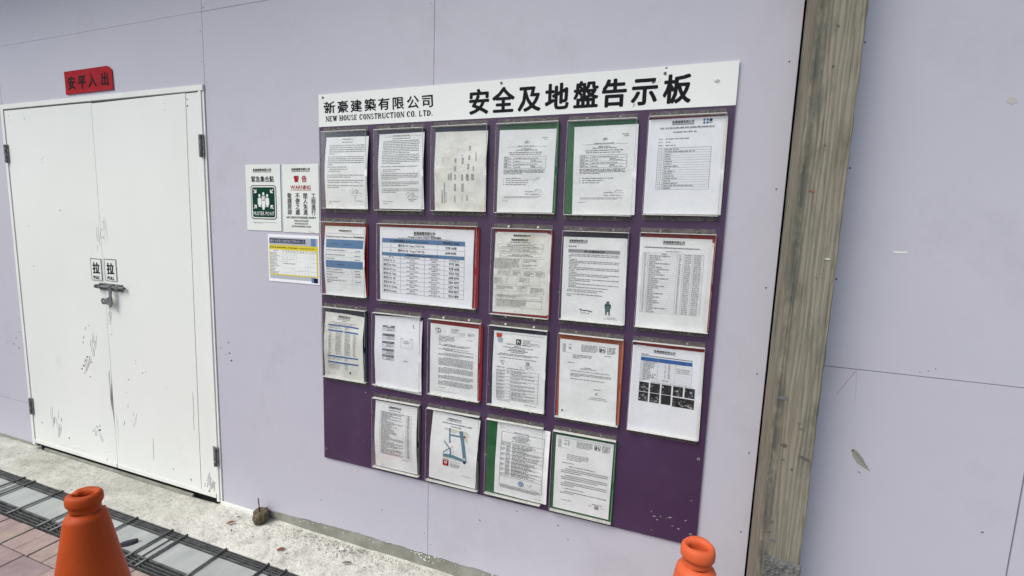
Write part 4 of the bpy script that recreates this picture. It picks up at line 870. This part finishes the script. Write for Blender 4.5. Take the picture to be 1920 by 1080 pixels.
def d_C2(s):
    for j, (y, hh) in enumerate(((39, 21), (73, 22), (104, 22), (135, 20), (160, 20))):
        s.box(38, y, 94, y + hh, .9, 'n'); s.rect(38, y, 94, y + 3.2, 'g'); s.rect(39, y + 4.5, 93, y + 8, 'n'); s.para(56, 92, y + 11, 3, 3.8, 3.2, .9, 'n'); s.g(42, 52, y + 14, 4, 'n')
    s.box(124, 84, 180, 124, 1.2, 's'); s.rect(126, 86, 178, 89, 's'); s.g(140, 162, 94, 3.6, 'n'); s.g(130, 174, 99, 3, 'g'); s.g(140, 164, 104, 5, 'k', 1.2); s.h(126, 178, 118, .6, 's'); s.g(140, 162, 177, 5, 'k'); s.g(14, 26, 182, 3, 'l'); s.line([(182, 28), (179, 33), (181, 39), (187, 42)], 2.2, 'n'); s.line([(54, 24), (58, 21)], 1, 'l')
def d_C3(s):
    R_ = s.seed
    s.box(24, 12, 46, 34, .1, 'w'); s.line([(24, 30), (24, 22), (29, 16), (35, 21), (35, 28), (30, 31), (35, 32), (46, 31), (46, 22), (40, 16), (35, 21)], 2.4, 'd'); s.g(22, 46, 37, 3); s.line([(58, 24), (64, 20)], 1, 'l'); s.line([(60, 34), (68, 28)], 1, 'l')
    s.v(88, 14, 52, .5, 'l'); s.v(122, 30, 56, .5, 'l'); s.h(20, 200, 42, .5, 'l'); s.box(88, 42, 122, 56, .5, 'l'); s.para(92, 124, 14, 5, 4.2, 2.8, .8, 'g'); s.g(110, 128, 16, 3.6, 'k'); s.para(128, 156, 26, 4, 4, 2.6, .8, 'l'); s.para(164, 196, 24, 4, 4.2, 3, .5, 'g'); s.g(166, 180, 32, 4); s.para(38, 110, 48, 5, 5, 3.6, .5); s.g(162, 186, 52, 3.8)
    s.g(38, 48, 77, 4); s.para(62, 180, 80, 2, 5, 3.8, .9); s.g(38, 150, 85, 3.8, 'k', 1.2); s.g(58, 170, 96, 4, 'k', 1.2); s.g(38, 104, 101, 4, 'k', 1.2); s.g(66, 192, 104, 4)
    y = 116
    for n, last in ((3, .6), (8, 1.), (6, .35), (4, .9), (5, .9)): s.para(38, 192, y, n, 4.4, 3.4, last, 'k', 26); y += 4.4 * n + 6
    s.g(40, 72, 262, 3.6); s.h(20, 200, 275, .4, 'l'); s.g(24, 120, 279, 2.6, 'l')
def d_C4(s):
    s.poly([(10, 9), (34, 9), (33, 20), (28, 26), (20, 26), (12, 24)][::-1], 'o'); 
    for r, c, k in ((11, 'b', 2), (8.6, 'w', 3), (6, 'b', 4), (2.6, 'w', 5)): s.poly([(27 + r * math.cos(-t), 33 + r * math.sin(-t)) for t in [6.283 * q / 18 for q in range(18)]], c, k)
    s.h(10, 202, 8, .6); s.poly(rrect(91, 24, 111, 44, 4), 'd'); s.rect(96, 29, 99, 40, 'w', 3); s.rect(103, 33, 106, 38, 'w', 3); s.rect(99, 29, 102, 33, 'w', 3); s.box(118, 25, 184, 46, .6, 'l'); s.para(120, 146, 28, 4, 4.6, 3.4, .7); s.g(140, 180, 37, 3.2); s.g(148, 182, 41.5, 3.2)
    for y, a, b in ((46, 50, 150), (53, 84, 114), (58, 40, 162), (65, 66, 132), (70, 58, 140), (76, 74, 124)): s.g(a, b, y, 4.6, 'k', 1.15)
    s.g(26, 184, 84, 4); s.g(18, 156, 89, 4); s.g(28, 174, 99, 4, 'k', 1.2); s.g(30, 52, 112, 4); s.g(36, 46, 119, 4); s.g(38, 46, 124, 4); s.h(28, 62, 116, .5, 'l'); s.rect(134, 107, 147, 118, 'f'); s.rect(137, 110, 140, 115, 'w', 3); s.rect(142, 109, 144, 113, 'w', 3); s.g(128, 158, 122, 3.6); s.g(130, 156, 128, 3.4); s.g(112, 120, 131, 3.6); s.g(134, 146, 133, 3.6); s.g(158, 166, 132, 3.6)
    s.g(18, 50, 137, 4.4, 'k', 1.3); s.g(58, 130, 139, 4, 'k', 1.2); s.box(18, 146, 184, 262, .8, 'g'); s.v(74, 146, 262, .7, 'g')
    for j, y in enumerate((146, 158, 171, 185, 200, 214, 228, 238, 250)):
        s.h(18, 184, y, .6, 'g'); s.g(20, 52, y + 4, 4, 'k', 1.2); s.g(20, 44, y + 8.5, 3.2, 'g'); s.g(78, 172 if j % 3 else 140, y + 4, 3.8, 'k', 1.2); s.g(78, 78 + random.uniform(30, 80), y + 8.5, 3.4, 'g')
    s.line([(58, 152), (66, 148), (62, 157), (70, 154)], .9, 'g'); s.g(22, 78, 268, 3.4, 'g'); s.g(132, 162, 274, 3.2, 'g'); s.g(168, 180, 276, 3.6)
def d_bd(s, zh=False):
    s.box(10, 16, 20, 46, .8); s.para(12, 20, 20, 5, 5.4, 4, .9, 'k'); s.h(10, 50, 48, .5); [s.g(32, 44, y, 4) for y in (17, 28, 33)]; s.para(78, 138, 15, 6, 4.4, 3.4, .9); s.poly(rrect(142, 14, 164, 36, 4), 'd'); s.poly(rrect(143.6, 15.6, 162.4, 34.4, 3), 'w', 2); s.poly(rrect(145, 20, 152, 33, 2), 'd', 3); s.rect(154, 21, 158, 28, 'd', 3); s.rect(158, 26, 161, 33, 'd', 3); s.rect(147, 23, 149, 26, 'w', 4); s.para(170, 200, 15, 6, 4.4, 4, .8, 'k')
def d_C5(s):
    d_bd(s); s.g(162, 186, 46, 4); s.para(48, 118, 54, 3, 5.6, 4, .42); s.g(30, 56, 84, 4); s.g(92, 116, 98, 3.8); s.g(78, 136, 103, 4.2, 'k', 1.2); s.g(42, 186, 113, 4); s.para(42, 188, 123, 3, 5, 4, .24); s.g(42, 164, 143, 4); s.g(128, 154, 174, 4); s.line([(132, 192), (138, 184), (136, 196), (140, 186), (142, 190)], 1.1, 'g'); s.g(118, 172, 205, 3.6); s.g(112, 178, 211, 3.6); s.poly([(14 + 4 * math.cos(-t), 268 + 4 * math.sin(-t)) for t in [6.283 * q / 10 for q in range(10)]], 'f'); s.g(20, 36, 269, 2.6, 'l'); s.line([(150, 96), (157, 91), (158, 98), (152, 110), (150, 122)], 2.4, 'w')
def d_C6(s):
    s.head(100, 13, 7, 66); s.g(28, 52, 27, 4); s.h(28, 186, 32, 2.0, 'd'); s.rect(28, 37, 186, 50, 'B'); s.g(94, 118, 41, 3, 'n'); s.g(100, 116, 46, 3, 'n'); s.g(152, 166, 44, 3, 'n'); s.g(32, 40, 44, 3, 'n')
    s.box(28, 50, 186, 114, .6, 'l'); s.v(82, 37, 114, .7, 'l'); s.v(136, 37, 114, .6, 'l')
    for j in range(11):
        y = 50 + 5.8 * j; s.h(28, 186, y, .45, 'l'); s.g(31, 34, y + 3, 3.6)
        s.g(36, 36 + random.uniform(24, 44), y + 3, 4.2); 
        if j < 9: s.g(104, 108, y + 3, 4); s.g(114, 122, y + 3, 4)
        if 1 < j < 5: s.g(140, 180, y + 4, 3.6, 'g')
    s.g(98, 118, 110, 4); s.g(28, 48, 117, 4, 'l'); s.g(64, 192, 120, 3.4, 'g')
    R_ = s.seed
    for (x0, y0, x1, y1) in [(28 + i * 35, 123, 58 + i * 35, 156) for i in range(5)] + [(28 + i * 35, 158, 58 + i * 35, 190) for i in range(3)] + [(133, 160, 198, 192)]:
        s.rect(x0, y0, x1, y1, 'd', 1)
        for _ in range(26 if x1 - x0 < 40 else 50):
            cx_, cy_ = R_.uniform(x0 + 3, x1 - 3), R_.uniform(y0 + 3, y1 - 3); r = R_.uniform(1.2, 4.5); pts = []
            a0 = R_.random() * 6
            for q in range(5): a = a0 - q * 1.256; pts.append((min(x1, max(x0, cx_ + r * R_.uniform(.3, 1.6) * math.cos(a))), min(y1, max(y0, cy_ + r * R_.uniform(.3, 1.1) * math.sin(a)))))
            s.poly(pts, R_.choice('eegfdls' if cy_ > y0 + 8 else 'efdd'), 2)
def d_D1(s):
    s.head(100, 19, 6.5, 62); s.g(70, 130, 34, 4.4); s.box(26, 42, 184, 232, .5, 'g'); s.v(158, 42, 232, .6, 'g'); s.v(32, 42, 232, .3, 'l')
    for j in range(34):
        y = 42 + 5.6 * j; s.h(26, 184, y, .4, 'g'); s.g(34, 34 + s.seed.choice((30, 45, 52, 66, 80, 100, 112)), y + 3, 3.8); s.g(164, 176, y + 3, 3.8)
    s.g(136, 180, 240, 3, 'g'); s.g(136, 170, 246, 3, 'g')
def d_D2(s):
    s.text(100, 20, 6.5, '新豪建築有限公司', 'b', 'k', 'c', 58); s.g(66, 132, 28, 5, 'k', 1.3); s.text(112, 39, 5.6, 'Automated External Defibrillator (AED)', 'b', 'k', 'c', 132); s.text(110, 50, 5.6, 'Location Map', 'b', 'k', 'c', 46)
    s.poly([(58, 60), (160, 60), (166, 100), (170, 150), (172, 190), (60, 190)][::-1], 'c', 1)
    for p, t in (([(82, 58), (86, 100), (94, 160), (96, 184)], 7), ([(132, 62), (146, 110), (154, 150), (160, 188)], 16), ([(62, 178), (100, 176), (164, 186)], 14), ([(86, 86), (138, 84)], 7), ([(62, 116), (92, 146)], 5), ([(62, 166), (90, 142)], 4), ([(112, 180), (118, 192)], 5)): s.line(p, t, 'm')
    s.polys = [(p, f, c, 2 if c == 'm' else k) for p, f, c, k in s.polys]
    for _ in range(60): x, y = s.seed.uniform(62, 150), s.seed.uniform(62, 184); s.line([(x, y), (x + s.seed.uniform(-3, 3), y + s.seed.uniform(2, 6))], .8, s.seed.choice('gtf'))
    s.polys = [(p, f, c, k) for p, f, c, k in s.polys]
    for (x, y, r, c) in ((100, 134, 3.4, 'y'), (150, 82, 4.5, 'r'), (156, 176, 6, 'w'), (156, 176, 2.4, 'k'), (158, 190, 6.5, 'n')): s.poly([(x + r * math.cos(-t), y + r * math.sin(-t)) for t in [6.283 * q / 12 for q in range(12)]], c, 4 + (r < 3))
    s.line([(160, 68), (170, 70), (168, 80)], 1, 'g')
    s.poly(rrect(62, 194, 88, 224, 2), 'r', 3); s.poly([(75, 218), (68, 208), (70, 203), (75, 206), (80, 203), (82, 208)], 'w', 4); s.rect(74, 206, 76, 216, 'r', 5); s.rect(66, 197, 84, 200, 'w', 4); s.g(96, 140, 200, 3.8, 'k', 1.2); s.para(96, 138, 210, 4, 4.6, 3.6, .9); s.g(150, 186, 250, 2.8, 'l'); s.g(146, 184, 255, 2.8, 'l')
def d_D3(s):
    s.h(12, 34, 19, .8, 'd'); s.line([(38, 22), (46, 25)], .8, 'd'); s.box(20, 34, 190, 262, 1.0, 'd'); s.h(20, 190, 34, 1.0, 'd'); s.g(70, 132, 30, 4.4); s.g(84, 130, 40, 4)
    for j, (a, b) in enumerate(((72, 132), (64, 140), (66, 130), (76, 122), (62, 136))): s.g(a, b, 46 + 5.2 * j, 4.2, 'k', 1.1)
    s.h(20, 190, 74, .8, 'd'); s.v(42, 74, 218, .7, 'd')
    y = 78; 
    for j in range(26):
        yy = 78 + j * 5.3; s.g(44, 60, yy, 3.8, 'k'); s.g(66, 66 + s.seed.uniform(50, 116), yy, 4, 'k', 1.15)
        if j % 3 == 2: s.h(42, 190, yy + 2.6, .6, 'd')
        if j % 4 == 0: s.para(22, 40, yy, 3, 4.4, 3.4, .7)
    s.h(20, 190, 218, .8, 'd'); 
    for r, c, k in ((12, 'b', 2), (9, 'w', 3), (7, 'B', 4), (2.4, 'w', 5)): s.poly([(108 + r * math.cos(-t), 236 + r * math.sin(-t)) for t in [6.283 * q / 18 for q in range(18)]], c, k)
    s.line([(130, 230), (140, 240), (150, 228), (146, 244)], .9, 'd'); s.h(122, 176, 246, .5, 'd'); s.para(24, 184, 254, 4, 4.4, 3.4, .9); s.g(160, 186, 286, 2.6, 'g')
def d_D4(s):
    s.h(12, 204, 8, .7, 'g'); d_bd(s); s.line([(46, 14), (48, 36), (52, 16)], .9, 'd'); s.para(44, 126, 72, 4, 6.4, 4.2, .7); s.g(26, 72, 106, 4.4); s.g(54, 152, 119, 5, 'k', 1.3)
    y = 130
    for n, last in ((3, .45), (3, .8), (3, .3), (1, 1), (2, .3)):
        for i in range(n):
            x0 = 40 if i == 0 else 26; x1 = 196 if i < n - 1 or n == 1 else 26 + 170 * last
            if n == 1: x1 = 110
            xx = x0
            while xx < x1: s.rect(xx, y - 2, xx + 1.2, y + 2, 'k'); s.rect(xx + 1.2, y - 1.8, xx + 3, y - .9, 'k'); s.rect(xx + 1.2, y + .3, xx + 3, y + 1.1, 'k'); xx += 4.3
            y += 7.2
        y += 5
    s.g(30, 72, 258, 3.6); s.g(146, 184, 250, 4.4); s.g(134, 150, 258, 4.2); s.poly(rrect(156, 254, 172, 268, 1), 'l'); s.g(178, 192, 260, 3, 'l')

ROWN = {'A': 'top', 'B': 'second', 'C': 'third', 'D': 'bottom'}
DOCS = dict(
 A1=(d_A1, 'white letter with signature, first of the top row, under the company name', M_paper, {}), A2=(d_A2, 'dense signed letter in the navy holder second in the top row', M_paper, {}),
 A3=(d_A3, 'yellowed sheet with small sideways text, third in the top row', M_paper_old, {}), A4=(d_form(0), 'form with boxed table, torn patch and green card showing right, fourth in top row', M_paper, {}),
 A5=(d_form(1), 'form with boxed table beside a broad green card strip at its left, top row', M_paper, {}), A6=(d_A6, 'bright agenda sheet with blue dot logo at the top right of the board', M_sheet, {'under': ((.0075, .0005), (.0095, -.002))}),
 B1=(d_B1, 'emergency telephone list with two blue bands at the left edge of the board', M_paper, {}), B2=(d_B2, 'wide landscape emergency contact table with blue header bands', M_sheet, {'W': 297, 'H': 210}),
 B3=(d_B3, 'flow chart of linked boxes in a red holder in the second row', M_paper_old, {'under': ((.006, .003),)}), B4=(d_B4, 'page with grey title bar, drawn goggles and green harness figure', M_paper, {'under': ((.0065, -.0005),)}),
 B5=(d_B5, 'long ruled table of many rows, last in the second row', M_paper, {'under': ((.006, .0005), (.0125, -.001))}),
 C1=(d_C1, 'stained curling list with thin blue bands at the left of the third row', M_paper_old, {}), C2=(d_C2, 'mostly blank white sheet with five small stamped boxes in a column', M_sheet, {'under': ((.010, -.008), (.004, -.006))}),
 C3=(d_C3, 'letter of dense paragraphs with knot logo in red holder, third row', M_paper, {}), C4=(d_C4, 'certificate with orange and blue round seals at its top left corner', M_paper, {}),
 C5=(d_C5, 'short letter bordered by an orange card', M_paper, {}), C6=(d_C6, 'sheet with ten dark photographs below a blue headed table', M_sheet, {'under': ((.006, -.001), (.009, .001))}),
 D1=(d_D1, 'narrow ruled list in the bottom row, first from the left', M_paper, {}), D2=(d_D2, 'street map sheet with blue roads and a red heart emblem', M_paper, {}),
 D3=(d_D3, 'black framed form sticking out past its green holder, blue round seal', M_paper, {}), D4=(d_D4, 'letter in Chinese on a green card, last in the bottom row', M_paper, {}))
HL = dict(
 A1='clear acrylic holder with navy card at the top left corner of the board', A2='clear acrylic holder with navy card around the dense signed letter', A3='clear acrylic holder with navy card around the yellowed sideways sheet', A4='clear acrylic holder with green card around the form with a torn patch',
 A5='clear acrylic holder with broad green strip, second from right in top row', A6='clear acrylic holder with thin red strip at the top right of the board', B1='narrow clear acrylic holder with red card at the left board edge', B2='wide landscape acrylic holder with red card showing at its right',
 B3='clear acrylic holder with red card around the flow chart', B4='clear acrylic holder with navy card around the goggles page', B5='clear acrylic holder with red strip around the long ruled table', C1='clear acrylic holder with navy card around the stained curling list',
 C2='clear acrylic holder with navy card around the mostly blank sheet', C3='clear acrylic holder with red card around the knot logo letter', C4='clear acrylic holder with navy card around the certificate with orange seal', C5='clear acrylic holder with orange card',
 C6='clear acrylic holder with red strip around the sheet of dark photographs', D1='clear acrylic holder with dark grey card, leftmost of the bottom row', D2='clear acrylic holder with dark grey card around the street map', D3='clear acrylic holder with green strip at its left in the bottom row', D4='clear acrylic holder with green card at the right end of the bottom row')
for k in HOLD:
    holder(k, HL[k]); fn, lb, mt, kw = DOCS[k]; document(k, fn, lb, mt, **kw)

# ================================================================ timber post
po = tag(empty('timber_post', (1.735, -.07, 0)), 'weathered square timber post standing against the hoarding, cement at its foot', 'post'); po.location = (0, 0, 0)
def timber_beam():
    vs = []; fs = []; nz = 260; x0, x1, y0, y1 = 1.681, 1.787, -.140, -.008
    ring = []
    def side(a, b, n): return [(a[0] + (b[0] - a[0]) * i / n, a[1] + (b[1] - a[1]) * i / n) for i in range(n)]
    bv = .0025
    ring = side((x0 + bv, y0), (x1 - bv, y0), 22) + side((x1 - bv, y0), (x1, y0 + bv), 2) + side((x1, y0 + bv), (x1, y1), 10) + side((x1, y1), (x0, y1), 4) + side((x0, y1), (x0, y0 + bv), 14) + side((x0, y0 + bv), (x0 + bv, y0), 2)
    n = len(ring)
    for j in range(nz + 1):
        z = -.03 + 3.03 * j / nz
        for (x, y) in ring:
            edge = min(abs(x - x0) + abs(y - y0), abs(x - x1) + abs(y - y0))
            k = .0034 if edge < .008 else .0007
            gr = math.sin(x * 700 + 6 * noise.noise((x * 10, z * .8, 1))) * .0003
            nx = noise.noise((x * 60, y * 60, z * 18)) * k; ny = noise.noise((x * 60 + 9, y * 60, z * 18 + 4)) * k
            if edge < .003 and noise.noise((z * 11, x, 3)) > .42: nx += (.004 if x < 1.7 else -.004); ny += .003
            vs.append((x + nx, y + ny + gr, z))
    for j in range(nz):
        for i in range(n): fs.append((j * n + i, j * n + (i + 1) % n, (j + 1) * n + (i + 1) % n, (j + 1) * n + i))
    mb = MB(); mb.faces(vs, fs, M_timber); return mb.build('beam', po, True)
timber_beam()
def footing():
    vs = []; fs = []; nx, nz = 40, 60; x0, x1 = 1.6935, 1.7905; z0 = -.03
    for j in range(nz + 1):
        for i in range(nx + 1):
            u = i / nx; x = x0 + (x1 - x0) * u; top = .500 + .006 * noise.noise((x * 30, 1, 2)) - .012 * u * u + .022 * max(0, .18 - u) / .18; z = z0 + (top - z0) * j / nz
            y = -.1450 + (noise.fractal((x * 55 + z * 18, z * 95 - x * 20, .5), .7, 2.1, 5)) * .0060
            if j == nz or i == 0 or i == nx: y = -.1385
            vs.append((x, y, z))
    for j in range(nz):
        for i in range(nx): a = j * (nx + 1) + i; fs.append((a, a + 1, a + nx + 2, a + nx + 1))
    mb = MB(); mb.faces(vs, fs, M_footing); return mb.build('cement_footing', po, True)
footing()
kn = MB()
for x, z, r, ax, ro_, m in ((1.709, 1.525, .002, 2.6, .3, 'rust'), (1.716, 1.522, .0015, 4, .1, 'rust'), (1.765, .803, .005, 3.0, -.35, 'e'), (1.715, .83, .005, 2, 0, 'e'), (1.702, .965, .006, 2.6, .1, 'f'), (1.745, .90, .003, 2, .2, 'f'), (1.74, .765, .003, 1.6, .3, 'g'), (1.715, .79, .003, 2, -.2, 'f'), (1.73, 1.925, .0022, 2, -.5, 'g'), (1.728, 1.83, .0022, 2, .6, 'g'), (1.705, 1.82, .0018, 1, 1, 'g'), (1.73, 1.64, .004, .6, 0, 'f'), (1.722, 1.635, .003, .5, 0, 'f'), (1.752, .885, .003, 2.4, 0, 'f'), (1.70, .57, .004, 1.8, .2, 'f'), (1.715, .545, .004, 2.6, .05, 'f'), (1.706, .60, .0022, 2, .8, 'g'), (1.745, 1.30, .0018, 1, 0, 'g'), (1.765, 1.35, .0018, 4, 0, 'w')):
    pts = []
    for i in range(9):
        a = i * 6.283 / 9; px, pz = r * ax * math.cos(a) * R2.uniform(.5, 1.2), r * math.sin(a) * R2.uniform(.5, 1.2)
        pts.append((x + px * math.cos(ro_) - pz * math.sin(ro_), z + px * math.sin(ro_) + pz * math.cos(ro_)))
    solid(pts, -.1416, -.1395, INK[m], '', mb=kn)
stuff(kn.build('gouge', po))

# ================================================================ traffic cones
def cone(x, y, mat, label, broken, lean):
    e = empty('traffic_cone', (x, y, 0)); e.rotation_euler = lean
    prof = [(.0215, .640), (.0185, .684), (.0190, .6935), (.0255, .6982), (.0315, .6975), (.0350, .6935), (.0365, .687), (.0368, .679), (.0362, .672), (.0335, .6675), (.0298, .6664), (.0288, .662), (.0288, .6510), (.0298, .6476), (.0350, .6448), (.0400, .6402), (.0424, .6362), (.0432, .6332), (.0442, .6280), (.0660, .500), (.1000, .310), (.1380, .095), (.1480, .045)]
    mb = MB(); mb.lathe(prof[12:14], mat, 64); mb.lathe(prof[13:18], mat, 64); mb.lathe(prof[17:], mat, 64); mb.build('cone_body', e, True)
    mb = MB(); mb.lathe(prof[:13], mat, 64)
    if broken:      # torn lip: push a few rim vertices in and down
        for i, (vx, vy, vz) in enumerate(mb.v):
            a = math.atan2(vy, vx) - math.radians(195); a = (a + math.pi) % (2 * math.pi) - math.pi
            r0 = math.hypot(vx, vy)
            sq = 1 - .18 * math.cos(2 * (math.atan2(vy, vx) - math.radians(120))) * (1 if r0 < .03 else .25)
            dz = 0
            if vz > .66: dz = -.007 * math.exp(-(a / .16) ** 2) * (1.0 if r0 < .034 else .3) + .0007 * math.sin(3 * math.atan2(vy, vx))
            mb.v[i] = (vx * sq, vy * sq, vz + dz)
    else:
        for i, (vx, vy, vz) in enumerate(mb.v):
            t = math.atan2(vy, vx); sq = 1 - .12 * math.cos(2 * (t - math.radians(70))) * (1 if math.hypot(vx, vy) < .03 else .2); mb.v[i] = (vx * sq, vy * sq, vz + (.0015 * math.sin(2 * t) if vz > .66 else 0))
    mb.build('collar', e, True)
    mb = MB(); mb.box(-.19, .19, -.19, .19, .0, .038, mat, .012); mb.lathe([(.1650, .0375), (.1600, .045), (.1480, .047)], mat, 64); mb.build('base', e)
    return tag(e, label, 'traffic cone', 'orange traffic cones in front of the hoarding')
cone(.022, -.868, M_cone, 'dark orange traffic cone with torn rim by the drain covers', True, (0, 0, 0))
cone(1.490, -.477, M_cone2, 'paler orange traffic cone in front of the notice board corner', False, (0, 0, .6))

# ================================================================ small things on the ground
ip = tag(empty('incense_pot', (-.343, -.038, .002)), 'brown clod-like incense pot with two sticks against the hoarding foot', 'incense pot')
mb = MB(); prof = [(.0, .0), (.024, .0), (.031, .008), (.035, .025), (.0345, .042), (.031, .054), (.026, .058), (.020, .055), (.0, .052)]; mb.lathe(prof, M_pot, 40)
mb.v = [(x + noise.noise((x * 60, y * 60, z * 60)) * .006, y + noise.noise((x * 60 + 5, y * 60, z * 60)) * .006, z + noise.noise((x * 70, y * 70 + 5, z * 50)) * .005) for x, y, z in mb.v]; mb.build('pot', ip, True)
mb = MB(); mb.tube((.0, -.004, .045), (-.004, -.006, .122), .0024, M_stick, 8); mb.build('incense_stick', ip, True)
mb = MB(); mb.tube((.002, -.010, .046), (.046, .0, .088), .0018, M_pot, 8); mb.build('incense_stick', ip, True)
def leaf(x, y, L, Wd, rot, label, mat=M_leaf, z=.006):
    mb = MB(); n = 6; vs = []; fs = []
    for i in range(n + 1):
        t = i / n; ww = Wd * math.sin(math.pi * min(1, t * .9 + .05)) ** .8
        for sx in (-1, 0, 1): vs.append(((t - .5) * L, sx * ww / 2, .004 * math.sin(3 * t) + .002 * abs(sx) + .001 * R2.random()))
    for i in range(n):
        for j in range(2): a = i * 3 + j; fs.append((a, a + 1, a + 4, a + 3))
    mb.faces(vs + [(a, b_, c - .0008) for a, b_, c in vs], fs + [tuple(len(vs) + q for q in f[::-1]) for f in fs], mat)
    o = mb.build('dry_leaf', None, True, (x, y, z)); o.rotation_euler = (0, 0, rot); return tag(o, label, 'leaf', 'dry leaf scraps on the concrete')
leaf(-.458, -.100, .034, .016, .9, 'reddish leaf scrap left of the incense pot'); leaf(-.404, -.138, .018, .008, 2.2, 'tiny red leaf scrap in front of the incense pot, nearest the drain'); leaf(-.106, -.150, .034, .016, .7, 'reddish leaf scrap on the concrete right of the incense pot')
leaf(.205, -.110, .040, .012, .45, 'grey brown twig-like leaf below the plinth, farthest right', plain('grey_leaf', (.17, .155, .12), .8)); leaf(-.462, -.058, .016, .007, .3, 'small dark scrap beside the wall left of the incense pot', M_black)
sc = MB(); vs = []
for i in range(11):
    t = i / 10; ww = .010 * (1 - abs(2 * t - 1) ** 3) + .004 + .002 * noise.noise((i * .9, 0, 0)); vs += [((t - .5) * .062, -ww, 0), ((t - .5) * .062, -ww * .6, .012), ((t - .5) * .062, ww * .7, .013), ((t - .5) * .062, ww, 0)]
fs = [(4 * i + a, 4 * i + a + 1, 4 * i + a + 5, 4 * i + a + 4) for i in range(10) for a in range(3)] + [(0, 1, 2, 3), (43, 42, 41, 40)]
sc.faces(vs, fs, M_black); o = sc.build('rubber_scrap', None, False, (-.742, -.352, -.0065)); o.rotation_euler = (0, 0, .95); tag(o, 'black rubber scrap lying on a grey drain cover slab', 'scrap')
wf = MB(); solid([(0, 0), (.02, .004), (.03, .016), (.018, .024), (.006, .016)], 0, .0012, M_header, '', mb=wf); o = wf.build('paint_chip', None, False, (.115, -.045, .010)); o.rotation_euler = (1.45, 0, .2); tag(o, 'white curl of peeled paint on the concrete below the plinth', 'paint chip')
# grit
gr = MB(); R3 = random.Random(9)
gm = [plain('grit_light', (.50, .49, .43), .9), plain('grit_dark', (.10, .095, .08), .9), plain('grit_mid', (.30, .28, .22), .9)]
for _ in range(2600):
    if R3.random() < .62: x = R3.gauss(.12, .22) if R3.random() < .6 else R3.uniform(-.3, 1.2); y = -.012 - abs(R3.gauss(0, .045))
    else: x = R3.uniform(-2.3, 1.2); y = R3.uniform(-.215, -.02)
    if y < -.218: continue
    r = R3.uniform(.0008, .0026) * (1.5 if R3.random() < .08 else 1); a = R3.random() * 6; z = .0015
    p = [(x + r * R3.uniform(.7, 1.3) * math.cos(a + k * 1.57), y + r * R3.uniform(.7, 1.3) * math.sin(a + k * 1.57), z) for k in range(4)] + [(x, y, z + r * R3.uniform(.7, 1.3))]
    gr.faces(p, [(0, 1, 4), (1, 2, 4), (2, 3, 4), (3, 0, 4)], gm[0 if R3.random() < .62 else R3.randint(1, 2)])
stuff(gr.build('gravel'))
